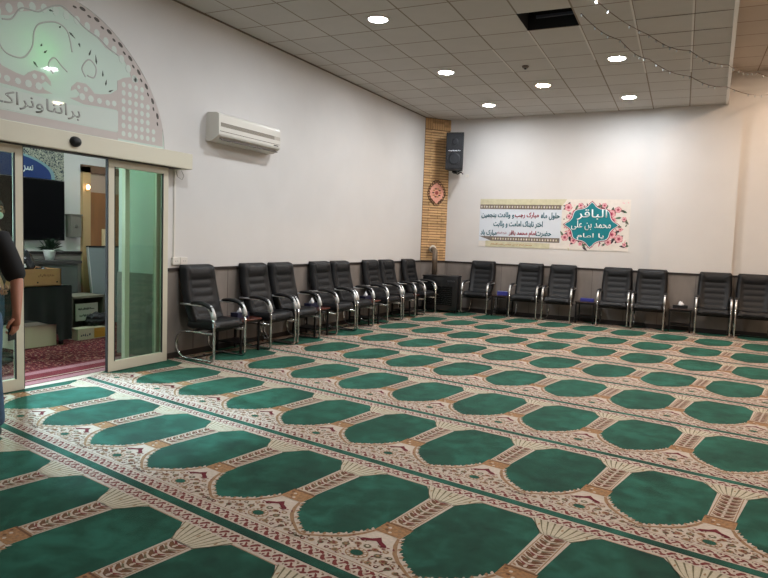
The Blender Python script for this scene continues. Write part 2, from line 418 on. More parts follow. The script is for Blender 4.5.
def leaf(u, v, L, wd, ang):
    pts = [(0, 0), (L * .3, wd), (L * .7, wd * .7), (L, 0), (L * .7, -wd * .7), (L * .3, -wd)]
    c, s_ = math.cos(ang), math.sin(ang); return [(u + x * c - y * s_, v + x * s_ + y * c) for x, y in pts]
h = Q / 2
cp(rect(-h, 0, h, P), 0, CREAM)
# stripe at the cell foot (0..) and head (..P)
cp(rect(-h, 0, h, .037), 1, GREEN); cp(rect(-h, P - .018, h, P), 1, GREEN)
cp(rect(-h, .037, h, .041), 1, DGR); cp(rect(-h, P - .022, h, P - .018), 1, DGR)
NB = 9
for k in range(NB):      # scrolling leaf borders on both sides of the stripe
    W_ = Q / NB; u = -h + (k + .5) * W_
    for v0, sg in ((.083, 1), (P - .068, -1)):
        S_ = lambda pts: [(u + a * W_, v0 + b * sg) for a, b in pts]
        cp(S_([(-.50, -.006), (-.30, -.030), (-.05, -.034), (.10, -.020), (-.08, -.014), (-.22, -.004), (-.34, .012), (-.50, .010)]), 1, RED)
        cp(S_([(-.10, -.012), (.12, -.006), (.28, .012), (.50, .010), (.50, .022), (.26, .034), (.02, .030), (.16, .018), (.02, .004)]), 1, RED)
        cp(S_([(-.22, .020), (-.08, .012), (.02, .020), (-.08, .032)]), 2, MAR); cp(S_([(.26, -.026), (.38, -.032), (.46, -.022), (.36, -.012)]), 2, BRN)
        cp(S_([(-.34, .026), (-.28, .020), (-.22, .028), (-.30, .034)]), 2, OLV); cp(S_([(.14, -.034), (.2, -.038), (.26, -.034), (.2, -.028)]), 2, TAN)
cp(rect(-h, .126, h, .130), 1, TAN); cp(rect(-h, P - .124, h, P - .119), 1, TAN)
# field halves left and right of the column (each cell holds two half fields)
def field(sg):
    pts = []
    pts += [(h, 1.135)] 
    pts += [(.190, 1.135), (.150, 1.09), (.105, 1.03), (.084, .985)]
    pts += [(.072, .57), (.083, .55), (.083, .455)]
    n = 13; base = []
    key = [(.090, .45), (.118, .40), (.160, .335), (.215, .285), (.270, .245), (.315, .212), (h, .196)]
    for a, b in zip(key, key[1:]):
        for f in (0, .5):
            base.append((a[0] + (b[0] - a[0]) * f, a[1] + (b[1] - a[1]) * f))
    base.append(key[-1])
    out = []
    for k, p in enumerate(base):   # flame-like serration
        o = .010 if k % 2 else -.002
        out.append((p[0] + o * .6, p[1] + o))
    out[-1] = (h, .205)
    pts += out
    pts = [(sg * u, v) for u, v in pts]
    return pts if sg < 0 else pts[::-1]
def outline(sg):
    key = [(.083, .46), (.110, .395), (.155, .325), (.21, .272), (.265, .232), (.31, .200), (h, .186)]
    key2 = [(.098, .455), (.124, .41), (.166, .345), (.22, .294), (.276, .253), (.32, .220), (h, .203)]
    pts = key2 + key[::-1]
    pts = [(sg * u, v) for u, v in pts]; return pts if sg < 0 else pts[::-1]
for sg in (-1, 1):
    cp(field(sg), 1, GREEN)
    k1 = [(.083, .452), (.110, .392), (.155, .322), (.21, .268), (.265, .228), (.31, .197), (h, .184)]
    k2 = [(.066, .452), (.092, .380), (.140, .305), (.20, .250), (.258, .212), (.305, .182), (h, .170)]
    for (a, b, c1, d1_) in zip(k1, k1[1:], k2[1:], k2):
        q = [(sg * x, y) for x, y in (a, b, c1, d1_)]
        cp(q if sg > 0 else q[::-1], 1, TAN)
    for k in range(len(k1) - 1):
        a, b = k1[k], k1[k + 1]
        for f in (.1, .6):
            u, v = a[0] + (b[0] - a[0]) * f, a[1] + (b[1] - a[1]) * f
            cp(leaf(sg * u, v, .032, .009, (math.atan2(.85, .45) if sg > 0 else PI - math.atan2(.85, .45))), 2, CREAM if f < .5 else TAN)
# column shaft
cp(rect(-.066, .575, .066, 1.0), 1, TAN)
cp(rect(-.060, .585, .060, .995), 2, CREAM)
for k in range(7):
    v = .60 + k * .056
    for sg in (-1, 1):
        cp([(0, v - .004), (sg * .028, v + .002), (sg * .054, v + .028), (sg * .055, v + .044), (sg * .02, v + .030), (0, v + .022)][::sg], 3, BRN)
        cp([(sg * .034, v - .012), (sg * .056, v - .006), (sg * .057, v + .012), (sg * .044, v + .006)][::sg], 3, TAN)
        cp([(sg * .012, v + .024), (sg * .050, v + .052), (sg * .030, v + .050), (0, v + .034)][::sg], 3, OLV if k % 2 else RED)
    cp(ngon(0, v + .012, .010, .012, 6), 4, CREAM)
for sg in (-1, 1):
    cp(rect(sg * .066, .575, sg * .073, 1.0)[::sg], 2, CREAM)
# ochre block and cap line
cp(rect(-.082, .455, .082, .568), 2, ORNG); cp(rect(-.084, .563, .084, .575), 3, BRN)
for k in range(9): cp(ngon(-.06 + (k % 5) * .03, .48 + (k // 5) * .045 + (k % 2) * .015, .011, .010, 6), 3, (TAN, BRN, CREAM, ORNG)[k % 4])
# capital: fluted bell
for k in range(9):
    a0, a1 = -1 + k * 2 / 9, -1 + (k + 1) * 2 / 9
    f = lambda a, lo: (a * (.080 if lo else .185), (.995 - .012 * (1 - a * a)) if lo else 1.150 - .0 * a)
    mid = lambda a: (a * .125, 1.048)
    q = [f(a0 + .02, 1), f(a1 - .02, 1), mid(a1 - .02), f(a1 - .03, 0), f(a0 + .03, 0), mid(a0 + .02)]
    cp([(-.082, .985), (.082, .985), (.128, 1.045), (.188, 1.15), (-.188, 1.15), (-.128, 1.045)], 1, OLV) if k == 0 else None
    cp(q, 2, PALE)
for k in range(5): cp(leaf(-.13 + k * .065, 1.075, .03, .006, PI / 2), 3, CREAM if k % 2 else TAN)
# heart crescent
cp([(-.083, .335), (-.070, .352), (-.03, .372), (0, .408), (.03, .372), (.070, .352), (.083, .335), (.055, .318), (.03, .345), (0, .362), (-.03, .345), (-.055, .318)], 2, MAR)
# medallion
cp(ngon(0, .207, .062, .050, 16), 2, TAN); 
for k in range(12):
    a = 2 * PI * k / 12; cp(ngon(.047 * math.cos(a), .207 + .038 * math.sin(a), .009, .008, 6), 3, CREAM)
cp(ngon(0, .207, .034, .027, 14), 3, GREEN)
# small flowers filling the spandrel
for (u, v, r, m1, m2) in [(0, .292, .022, OLV, CREAM), (.052, .285, .020, TAN, RED), (.098, .245, .022, OLV, TAN), (.105, .300, .018, TAN, CREAM), (.150, .215, .022, TAN, RED),
                          (.155, .262, .016, OLV, CREAM), (.205, .178, .018, OLV, RED), (.205, .215, .015, TAN, CREAM), (.255, .165, .018, TAN, OLV), (.300, .150, .016, RED, CREAM),
                          (.100, .165, .020, TAN, OLV), (.045, .330, .010, TAN, CREAM), (.150, .160, .014, RED, CREAM), (.325, .155, .012, OLV, CREAM)]:
    for sg in ((-1, 1) if u else (1,)):
        cp(ngon(sg * u, v, r, r * .85, 8, .2), 2, m1); cp(ngon(sg * u, v, r * .45, r * .4, 6), 3, m2)
for (u, v, a) in [(.075, .215, 1), (.125, .19, 2), (.18, .24, .5), (.23, .19, 2.6), (.28, .18, .4), (.13, .33, 2.2), (.07, .31, .6), (.03, .25, 1.4), (.175, .19, 2.9), (.24, .225, 2.5)]:
    for sg in (-1, 1): cp(leaf(sg * u, v, .024, .006, a if sg > 0 else PI - a), 3, RED if int(u * 100) % 2 else BRN)
rr_ = random.Random(11)
for k in range(46):
    u = rr_.uniform(.02, .335); top = .40 - (u - .06) * 1.0 if u < .2 else .255 - (u - .2) * .5
    v = rr_.uniform(.142, max(.15, top - .03))
    if (u / .07) ** 2 + ((v - .207) / .06) ** 2 < 1: continue
    for sg in (-1, 1): cp(leaf(sg * u, v, rr_.uniform(.014, .026), .005, (lambda q: q if sg > 0 else PI - q)(k * 1.3)), 2, (BRN, RED, OLV, TAN, BRN, RED)[k % 6])

verts, faces, fm = [], [], []
for r in range(-1, 10):
    for k in range(-14, 24):
        cu = (OFF[r] + k) * Q; cv = Y1 + (r - 1) * P
        X = cu * CC + (cv + P / 2) * CS; Y = -cu * CS + (cv + P / 2) * CC
        if X < XL - .75 or X > 4.2 or Y < -.3 or Y > YB + .9: continue
        # skip cells never near the picture
        if Y < 2.5 and X > 2.5: continue
        for poly, lay, mi in cell:
            base = len(verts)
            for (u, v) in poly:
                xu, yv = cu + u, cv + v
                verts.append((xu * CC + yv * CS, -xu * CS + yv * CC, .0008 * lay))
            faces.append(list(range(base, base + len(poly)))); fm.append(mi)
me = bpy.data.meshes.new('prayer_carpet'); me.from_pydata(verts, [], faces)
for m in CMATS: me.materials.append(m)
me.polygons.foreach_set('material_index', fm)
bm = bmesh.new(); bm.from_mesh(me)
for co_, no in (((XL + .0, 0, 0), (-1, 0, 0)), ((0, YB - .02, 0), (0, 1, 0))):
    bmesh.ops.bisect_plane(bm, geom=bm.verts[:] + bm.edges[:] + bm.faces[:], plane_co=co_, plane_no=no, clear_outer=True)
for f in bm.faces:
    if f.normal.z < 0: f.normal_flip()
vs = [bm.verts.new(p) for p in ((XL, 3.35, .0045), (XL + .06, 3.35, .0045), (XL + .13, 4.3, .0045), (XL + .02, 4.62, .0045), (XL, 4.62, .0045))]
f = bm.faces.new(vs); f.material_index = cI[CREAM]
# plain backing under it all
vs = [bm.verts.new(p) for p in ((XL, -.4, -.003), (XR - .1, -.4, -.003), (XR - .1, YB - .02, -.003), (XL, YB - .02, -.003))]
f = bm.faces.new(vs); f.material_index = cI[CREAM]
vs = [bm.verts.new(p) for p in ((XL, YN, -.004), (XR, YN, -.004), (XR, YB, -.004), (XL, YB, -.004))]
f = bm.faces.new(vs); f.material_index = cI[GREEN]
bm.to_mesh(me); bm.free()
o = bpy.data.objects.new('prayer_carpet', me); COL.objects.link(o)
tag(o, 'wall-to-wall green prayer carpet with rows of cream floral niches', 'carpet')

# ------------------------------------------------------------------ chairs
def backrest():
    nu, nv = 22, 40; mb = MB(); bm = mb.bm
    def S(u, v, front):
        wv = .262 + .016 * math.sin(PI * min(v * 1.15, 1)) + .006 * v
        e = abs(u)
        if v > .93: wv *= math.sqrt(max(0, 1 - ((v - .93) / .07) ** 2 * .18))
        x = u * wv
        z = .45 + v * .66
        yc = .085 + .18 * v + .02 * math.sin(v * PI * 1.1)       # spine leans back
        th = .034
        if front:
            th += .022
            side = max(0, (e - .60) / .40); th += .022 * math.sin(min(side, 1) * PI) if e > .6 else 0
            if e < .60 and .10 < v < .74:                            # ribbed centre panel
                q = (v - .10) / .16; th += -.010 + .014 * abs(math.sin(PI * q)) ** .5
            if v >= .74:                                             # head pillow
                q = (v - .74) / .24; th += .024 * max(0, math.sin(PI * min(q, 1))) ** .6 * (1 - .5 * e ** 6) * (1 if e < .5 + .35 * q else .4)
            if v < .10: th += .01
            edge = max(0, (e - .92) / .08); th *= math.sqrt(max(0.02, 1 - edge ** 2))
            ev = max(0, (v - .95) / .05); th *= math.sqrt(max(.02, 1 - ev ** 2))
            return Vector((x, yc - th, z))
        return Vector((x * (1 if e < .95 else .99), yc + .012, z))
    gf = [[bm.verts.new(S(-1 + 2 * i / nu, j / nv, True)) for i in range(nu + 1)] for j in range(nv + 1)]
    gb = [[bm.verts.new(S(-1 + 2 * i / nu, j / nv, False)) for i in range(nu + 1)] for j in range(nv + 1)]
    ii = mb.mi(BLACK)
    def q(a, b, c, d): f = bm.faces.new((a, b, c, d)); f.smooth = True; f.material_index = ii
    for j in range(nv):
        for i in range(nu):
            q(gf[j][i], gf[j][i + 1], gf[j + 1][i + 1], gf[j + 1][i]); q(gb[j][i + 1], gb[j][i], gb[j + 1][i], gb[j + 1][i + 1])
        q(gb[j][0], gf[j][0], gf[j + 1][0], gb[j + 1][0]); q(gf[j][nu], gb[j][nu], gb[j + 1][nu], gf[j + 1][nu])
    for i in range(nu):
        q(gb[0][i], gb[0][i + 1], gf[0][i + 1], gf[0][i]); q(gf[nv][i], gf[nv][i + 1], gb[nv][i + 1], gb[nv][i])
    return mb
def seat():
    nu, nv = 20, 20; mb = MB(); bm = mb.bm; ii = mb.mi(BLACK)
    def S(u, v, top):      # v 0 front .. 1 rear
        wv = .264 * (1 - .03 * v); x = u * wv; y = -.295 + v * .43
        e = abs(u); k = 1.0
        k *= math.sqrt(max(.0, 1 - max(0, (e - .85) / .15) ** 2)); k *= math.sqrt(max(.0, 1 - max(0, (.16 - v) / .16) ** 2))
        if top:
            z = .395 + .075 * k + .012 * (e > .6) * math.sin(min(1, (e - .6) / .4) * PI) * (1 if e > .6 else 0) - .012 * math.exp(-((v - .6) / .25) ** 2) * (1 - e)
            if e < .6 and v > .2: z -= .004 * (abs(math.sin(v * 3 * PI)) < .25)
        else: z = .395 - .030 * k
        return Vector((x, y, z))
    A = [[bm.verts.new(S(-1 + 2 * i / nu, j / nv, True)) for i in range(nu + 1)] for j in range(nv + 1)]
    B = [[bm.verts.new(S(-1 + 2 * i / nu, j / nv, False)) for i in range(nu + 1)] for j in range(nv + 1)]
    def q(a, b, c, d): f = bm.faces.new((a, b, c, d)); f.smooth = True; f.material_index = ii
    for j in range(nv):
        for i in range(nu):
            q(A[j][i], A[j][i + 1], A[j + 1][i + 1], A[j + 1][i]); q(B[j][i + 1], B[j][i], B[j + 1][i], B[j + 1][i + 1])
    for i in range(nu): q(A[nv][i], A[nv][i + 1], B[nv][i + 1], B[nv][i])
    bmesh.ops.remove_doubles(bm, verts=bm.verts, dist=.0008)
    return mb
def arcpts(c, r, a0, a1, n, x, ry=None):
    return [(x, c[0] + r * math.cos(a0 + (a1 - a0) * k / n), c[1] + (ry or r) * math.sin(a0 + (a1 - a0) * k / n)) for k in range(n + 1)]
def make_chair(loc, rz, label, group):
    t = thing('armchair', label, 'chair', loc, rz, group)
    seat().build('seat', t); backrest().build('backrest', t)
    for sx in (-.275, .275):
        m = MB()
        p = [(sx, -.290, .52), (sx, -.300, .40), (sx, -.300, .06)] + arcpts((-.262, .052), .038, PI, 1.5 * PI, 5, sx)
        p += [(sx, .02, .014)] + arcpts((.13, .175), .16, -PI / 2, PI / 2, 12, sx) + [(sx, 0, .335), (sx, -.285, .335)]
        m.tube(p, .0150, CHROME, 8)
        m.build('leg_frame', t)
        m = MB()   # flat chrome bow at arm front and the bar at its rear
        m.tube([(sx, -.292, .50), (sx, -.286, .55), (sx, -.262, .60), (sx, -.225, .645)], .029, CHROMEB, prof=[(-.5, -1), (.5, -1), (.5, 1), (-.5, 1)])
        m.tube([(sx, -.10, .652), (sx * .97, .10, .655), (sx * .93, .23, .652)], .018, CHROMEB, prof=[(-.5, -1), (.5, -1), (.5, 1), (-.5, 1)])
        m.build('arm_bracket', t)
        m = MB()
        m.tube([(sx, -.272, .592), (sx, -.248, .632), (sx, -.20, .660), (sx, -.13, .675), (sx * .99, -.05, .678), (sx * .985, .04, .672), (sx * .98, .07, .668)],
               [.020, .032, .036, .036, .034, .028, .012], BLKPL, 10, prof=[(.72 * math.cos(2 * PI * k / 10), math.sin(2 * PI * k / 10)) for k in range(10)])
        m.build('armrest', t)
    m = MB()
    for yy in (-.20, .02): m.tube([(-.272, yy, .348), (.272, yy, .348)], .011, BLKMET, 8)
    m.box((-.14, -.22, .352), (.14, .06, .366), BLKMET)
    m.build('seat_support', t)
    m = MB(); m.tube([(-.272, .05, .016), (.272, .05, .016)], .010, BLKMET, 8); m.build('crossbar', t)
    return t
LG, BG = 'black armchairs along the left wall', 'black armchairs along the back wall'
lx = XL + .315
left = [(5.89, 'black leather armchair nearest the sliding glass door'),
        (6.955, 'black leather armchair second from the sliding door, just past the first brown side table'),
        (7.575, 'black leather armchair third from the sliding door, touching its neighbour, before the second side table'),
        (8.615, 'black leather armchair fourth from the sliding door, just past the second side table'),
        (9.235, 'black leather armchair fifth from the sliding door, middle of the left row'),
        (10.32, 'black leather armchair third from the heater along the left wall'),
        (10.96, 'black leather armchair second from the heater along the left wall'),
        (11.96, 'black leather armchair along the left wall nearest the corner heater')]
back = [(-4.34, 'black leather armchair along the back wall nearest the corner heater'),
        (-3.32, 'black leather armchair below the left end of the wall banner'),
        (-2.655, 'black leather armchair below the middle of the banner, left of the flat blue box'),
        (-1.61, 'black leather armchair below the right end of the banner, right of the blue box'),
        (-.985, 'black leather armchair just left of the table with the white tissues'),
        (.08, 'black leather armchair just right of the table with the white tissues'),
        (.70, 'black leather armchair at the right edge of the photo, against the back wall')]
ch0 = make_chair((lx, left[0][0], .0035), PI / 2, left[0][1], LG)
for y, lb in left[1:]: dup(ch0, (lx, y, .0035), PI / 2, lb)
for x, lb in back:
    dup(ch0, (x, YB - .315 - (.065 if x > -1.3 else 0), .0035), 0, lb, BG)

# ------------------------------------------------------------------ side tables and what stands on them
TOPB = mat('table_top_brown', (92, 48, 38), .25, spec=.5, coat=.3); TOPD = mat('table_top_dark', (58, 46, 44), .2, coat=.3)
def side_table(loc, rz, label, topm, group, wd=.40):
    t = thing('side_table', label, 'side table', (loc[0], loc[1], .0035), rz, group)
    MB().box((-wd / 2, -.22, .405), (wd / 2, .22, .428), topm, .006).build('table_top', t)
    for sx in (-1, 1):
        for sy in (-1, 1):
            x, y = sx * (wd / 2 - .025), sy * .19
            MB().box((x - .013, y - .013, 0), (x + .013, y + .013, .405), BLKMET, .003).build('leg', t)
    m = MB()
    for sy in (-1, 1): m.box((-wd / 2 + .03, sy * .19 - .01, .375), (wd / 2 - .03, sy * .19 + .01, .402), BLKMET)
    for sx in (-1, 1): m.box((sx * (wd / 2 - .025) - .01, -.18, .375), (sx * (wd / 2 - .025) + .01, .18, .402), BLKMET)
    m.build('apron', t)
    MB().box((-wd / 2 + .03, -.18, .12), (wd / 2 - .03, .18, .135), BLKMET).build('shelf', t)
    return t
SG = 'small side tables between the chairs'
tx = XL + .29
ty = YB - .28
side_table((tx, 6.425, 0), PI / 2, 'small brown-topped side table between the first two chairs by the sliding door', TOPB, SG)
side_table((tx, 8.10, 0), PI / 2, 'small brown-topped side table between the third and fourth chairs from the sliding door', TOPB, SG)
side_table((tx, 9.78, 0), PI / 2, 'small brown-topped side table between the fifth and sixth chairs from the sliding door', TOPB, SG)
side_table((tx, 11.445, 0), PI / 2, 'small brown-topped side table before the last chair near the heater', TOPB, SG)
side_table((-3.83, ty, 0), 0, 'small dark side table with a blue box, nearest the corner heater', TOPD, SG, .38)
side_table((-2.13, ty, 0), 0, 'small dark side table with a flat dark blue box, under the banner', TOPD, SG, .38)
side_table((-.45, ty, 0), 0, 'small dark side table carrying white tissues, right of the banner', TOPD, SG, .40)
BLUE = mat('blue_card', (44, 48, 128), .5); NAVY = mat('navy_card', (22, 26, 52), .5); TISS = mat('tissue', (225, 225, 228), .8, bump=.4, bscale=40)
def tissue_box(loc, rz, label, bm_, tissue, name='tissue_box', sz=(.23, .12, .07), top=None):
    t = thing(name, label, 'tissue box', loc, rz, 'boxes on the side tables')
    m = MB(); m.box((-sz[0] / 2, -sz[1] / 2, 0), (sz[0] / 2, sz[1] / 2, sz[2]), bm_, .004)
    if top: m.box((-sz[0] / 2 + .004, -sz[1] / 2 + .004, sz[2] - .001), (sz[0] / 2 - .004, sz[1] / 2 - .004, sz[2] + .002), top)
    m.build('carton', t)
    if tissue:
        m = MB(); bm = m.bm; i_ = m.mi(TISS); n = 14; prev = None
        rings = []
        for j in range(5):
            f = j / 4; r = .045 + .018 * math.sin(f * PI); ring = []
            for k in range(n):
                a = 2 * PI * k / n; w_ = 1 + .28 * math.sin(3 * a + j) + .12 * math.sin(7 * a + 2 * j)
                ring.append(bm.verts.new((r * w_ * math.cos(a) * (1 - f * .55) + .01 * f, r * .55 * w_ * math.sin(a) * (1 - f * .6), sz[2] - .005 + f * .065 * (1 + .3 * math.sin(2 * a)))))
            rings.append(ring)
        for A, B in zip(rings, rings[1:]):
            for k in range(n): q = bm.faces.new((A[k], A[(k + 1) % n], B[(k + 1) % n], B[k])); q.smooth = True
        bm.faces.new(rings[-1]); bm.faces.new(rings[0][::-1])
        m.build('tissue', t)
    return t
tissue_box((tx + .02, 6.43, .432), PI / 2, 'navy tissue box with a white tissue, on the table nearest the sliding door', NAVY, True)
tissue_box((tx + .02, 8.08, .432), PI / 2, 'navy tissue box with white tissue on the second table from the sliding door', NAVY, True)
tissue_box((tx + .02, 9.77, .432), PI / 2, 'navy tissue box with white tissue on the third table from the sliding door', NAVY, True)
tissue_box((-3.82, ty - .02, .432), .05, 'blue box with a pale top on the table nearest the heater', BLUE, False, 'tissue_box', (.22, .12, .075), mat('pale_blue', (118, 128, 168), .5))
tissue_box((-2.12, ty - .02, .432), 0, 'flat dark blue box on the table under the right half of the banner', BLUE, False, 'tissue_box', (.25, .13, .055))
tissue_box((-.46, ty - .02, .432), 0, 'low black box holding white tissues, on the table right of the banner', BLKPL, True, 'tissue_box', (.25, .13, .05))

# ------------------------------------------------------------------ heater in the corner with its flue
ht = thing('gas_heater', 'black gas heater standing in the room corner below the brick column', 'heater', (-5.07, 12.66, .003), math.radians(8))
HM = mat('heater_enamel', (15, 16, 18), .3, spec=.5, coat=.3)
m = MB(); m.box((-.375, -.20, .05), (.375, .17, .755), HM, .02, 3); m.build('body', ht)
m = MB(); m.box((-.385, -.21, .755), (.385, .18, .78), mat('heater_top', (30, 31, 34), .35), .008, 2); m.build('top_plate', ht)
m = MB(); m.box((-.27, -.214, .16), (.27, -.198, .56), mat('heater_screen', (10, 10, 11), .2), .004)
for k in range(9): m.box((-.26, -.218, .19 + k * .04), (.26, -.210, .196 + k * .04), HM)
m.build('grille', ht)
m = MB(); m.box((.16, -.216, .655), (.31, -.199, .685), mat('badge', (70, 72, 76), .3, metal=.6)); m.build('badge', ht)
m = MB()
for x in (-.14, .16): m.lathe([(.02, 0), (.02, .018), (.014, .022)], BLKPL, 12, (x, -.200, .62), Matrix.Rotation(PI / 2, 4, 'X'))
m.build('knob', ht)
for x in (-.33, .33):
    for y in (-.16, .13): MB().box((x - .02, y - .02, 0), (x + .02, y + .02, .052), BLKMET).build('foot', ht)
PIPE = mat('flue_metal', (112, 98, 84), .45, metal=.5, var=.15, vscale=20)
fx, fy = -.255, .115
m = MB()
m.tube([(fx + .04, fy, .78), (fx + .04, fy, 1.22)] + [(fx + .04 - .10 + .10 * math.cos(a), fy + .09 * math.sin(a) * 1, 1.22 + .10 * math.sin(a)) for a in [PI / 2 * k / 6 for k in range(1, 7)]] + [(fx - .13, fy + .26, 1.325)], .058, PIPE, 16)
m.build('flue_pipe', ht)
m = MB(); m.lathe([(.060, 0), (.082, 0), (.078, .02), (.060, .03)], mat('collar_white', (205, 198, 186), .4), 20, (fx - .045, fy + .115, 1.325), Matrix.Rotation(PI / 4, 4, 'Z') @ Matrix.Rotation(-PI / 2, 4, 'X') @ Matrix.Rotation(PI, 4, 'X')); m.build('flue_collar', ht)

# ------------------------------------------------------------------ loudspeaker
sp = thing('loudspeaker', 'black loudspeaker mounted high on the back wall beside the brick column', 'speaker', (-5.0, 12.93, 3.40), math.radians(14))
sp.rotation_euler = (math.radians(0), 0, math.radians(14))
m = MB(); m.prism([(-.185, -.18), (.185, -.18), (.145, .15), (-.145, .15)], 'z', -.385, .385, BLKPL); m.build('cabinet', sp)
m = MB(); m.box((-.17, -.192, -.36), (.17, -.176, .36), mat('speaker_grille', (20, 22, 28), .6, bump=.6, bscale=300), .006); m.build('grille', sp)
m = MB(); m.lathe([(.125, 0), (.12, .012), (.09, .004), (.03, .012)], mat('speaker_cone', (26, 28, 34), .5), 28, (0, -.190, -.16), Matrix.Rotation(PI / 2, 4, 'X')); m.build('woofer', sp)
m = MB(); m.lathe([(.07, 0), (.065, .01), (.03, .004)], MATS['speaker_cone'], 24, (0, -.190, .19), Matrix.Rotation(PI / 2, 4, 'X')); m.build('horn', sp)
marks('brand_strip', 'y', (-.13, -.008), (.26, .034), -.197, -.1925, mat('badge_white', (220, 222, 228), .4), sp, 9, 2)
m = MB(); m.box((-.03, .14, -.05), (.03, .30, .05), BLKMET); m.box((-.08, .14, -.42), (.02, .17, -.36), BLKPL)
m.tube([(.02, .1, -.38), (-.03, 0, -.43), (.06, .02, -.46), (.12, .08, -.41), (.16, .12, -.45)], .012, BLKPL, 6); m.tube([(-.05, .05, -.38), (-.02, .02, -.45), (.03, .05, -.42), (.1, .0, -.40)], .012, BLKPL, 6)
m.build('bracket', sp)
m = MB(); m.box((-4.87, YB - .02, 2.90), (-4.79, YB, 2.96), PLAST, .004); o = m.build('cable_box'); tag(o, 'small white cable box on the wall under the loudspeaker', 'cable box')

# ------------------------------------------------------------------ ornament on the column
def scallop(R, r, n, rx=1, rz=1, tip=0):
    pts = []
    for k in range(n):
        a0 = 2 * PI * k / n + PI / 2
        for j in range(5):
            a = a0 + (j / 5 - .5 + .1) * 2 * PI / n; rr = R + r * math.cos((j / 5 - .4) * PI)
            s_ = 1 + tip * max(0, math.cos(2 * (a - PI / 2))) ** 6
            pts.append((rr * math.cos(a) * rx, rr * math.sin(a) * rz * s_))
    return pts
mdc = CM @ Vector((Lc / 2 + .01, .018, 2.545))
md = thing('wall_medallion', 'pink and brown lacework medallion hung on the brick column', 'wall ornament', mdc, math.atan2(dd.y, dd.x))
WD = mat('medallion_wood', (92, 62, 44), .6, var=.2, vscale=30); PK = mat('medallion_pink', (214, 150, 130), .55, var=.2, vscale=40)
m = MB()
n = 22
for k in range(n):
    a = 2 * PI * k / n; s_ = 1 + .22 * abs(math.sin(a)) ** 8
    m.tube([(x * 1.0, -.014, z) for x, z in [(.19 * math.cos(a) + .028 * math.cos(b), .205 * math.sin(a) * s_ + .032 * math.sin(b)) for b in [2 * PI * j / 9 for j in range(9)]]], .009, WD, 6, closed=True)
m.build('lace_border', md)
m = MB(); m.prism(scallop(.155, .02, 14, 1, 1.08, .14), 'y', -.022, -.006, PK)
m.prism([(x, z - .17) for x, z in scallop(.05, .012, 6, .8, 1)], 'y', -.026, -.006, PK); m.build('plate', md)
m = MB()
for k in range(10):
    a = 2 * PI * k / 10; m.prism([(.085 * math.cos(a) + .03 * math.cos(b + a), .09 * math.sin(a) + .016 * math.sin(b + a)) for b in [2 * PI * j / 8 for j in range(8)]], 'y', -.028, -.02, WD if k % 2 else mat('medallion_gold', (170, 122, 70), .5))
m.prism(scallop(.035, .008, 8), 'y', -.030, -.02, mat('medallion_red', (150, 62, 54), .5)); m.build('rosette', md)

# ------------------------------------------------------------------ banner
bx0, bx1, bz0, bz1 = -4.50, -1.462, 1.425, 2.435
yb = YB - .006
bn = thing('wall_banner', 'long printed banner with teal and red Persian text and roses on the back wall', 'banner', (bx0, yb, bz0))
def B(u, v): return (u * (bx1 - bx0), v * (bz1 - bz0))
BW, BH = bx1 - bx0, bz1 - bz0
def bpoly(pts, lay, m, mb): mb.prism(pts, 'y', -.0012 * lay - .001, -.0012 * lay + .0002, m)
bp_ = lambda n_, c, v=0: mat(n_, c, .5, spec=.3, var=v, vscale=14)
PB, PC, PG = bp_('banner_blue_white', (206, 212, 220)), bp_('banner_cream', (198, 192, 162), .1), bp_('banner_grey', (120, 108, 100), .25)
PPALE = bp_('banner_pale', (218, 210, 202), .05); TEAL = bp_('banner_teal', (18, 118, 128)); TEALD = bp_('banner_teal_text', (28, 96, 110)); CRIM = bp_('banner_crimson', (150, 24, 50))
m = MB()
m.prism([(0, 0), (BW, 0), (BW, BH), (0, BH)], 'y', -.002, .003, PPALE)
bpoly([(0, .12 * BH), (.57 * BW, .12 * BH), (.57 * BW, .86 * BH), (0, .86 * BH)], 1, PB, m)
bpoly([(0, .86 * BH), (.57 * BW, .86 * BH), (.60 * BW, BH), (0, BH)], 1, PC, m)
bpoly([(.05 * BW, 0), (.50 * BW, 0), (.50 * BW, .105 * BH), (.05 * BW, .125 * BH)], 2, PC, m)
m.build('sheet', bn)
m = MB()
for z0 in (.79, .125):
    bpoly([(.0 if z0 > .5 else .09 * BW, z0 * BH), (.565 * BW, z0 * BH), (.565 * BW, (z0 + .095) * BH), (.0 if z0 > .5 else .0, (z0 + .095) * BH)], 2, PG, m)
    n = 30
    for k in range(n):
        u = (.012 + k * .0183) * BW
        if z0 < .5 and u < .1 * BW: continue
        bpoly([(u - .016, (z0 + .047) * BH), (u, (z0 + .02) * BH), (u + .016, (z0 + .047) * BH), (u, (z0 + .075) * BH)], 3, PC if k % 2 else PPALE, m)
m.build('ornament_band', bn)
def bt(name, s_, u, v, wd, ht_, mt, bold=.03):
    return text(name, s_, mt, planeM((u * BW, -.005, v * BH), (1, 0, 0), (0, 0, 1)), width=wd * BW, height=ht_ * BH, parent=bn, bold=bold, ext=.0015)
# line 1 .. 3 (placed by measured extents across the sheet)
bt('lettering', 'حلول ماه', .495, .655, .125, .15, TEALD); bt('lettering', 'مبارک رجب', .335, .665, .165, .13, CRIM); bt('lettering', 'و ولادت پنجمین', .130, .655, .235, .15, TEALD)
bt('lettering', 'اختر تابناک امامت و ولایت', .275, .475, .345, .15, TEALD)
bt('lettering', 'حضرت', .455, .285, .105, .13, TEALD); bt('lettering', 'امام محمد باقر', .310, .285, .190, .13, CRIM); bt('lettering', 'علیه السلام', .165, .29, .07, .06, CRIM, .01)
bt('lettering', 'مبارک باد', .070, .285, .118, .14, TEALD)
bt('lettering', 'مسجد امام حسن مجتبی علیه السلام', .235, .055, .29, .05, bp_('banner_orange', (176, 110, 52)), .01)
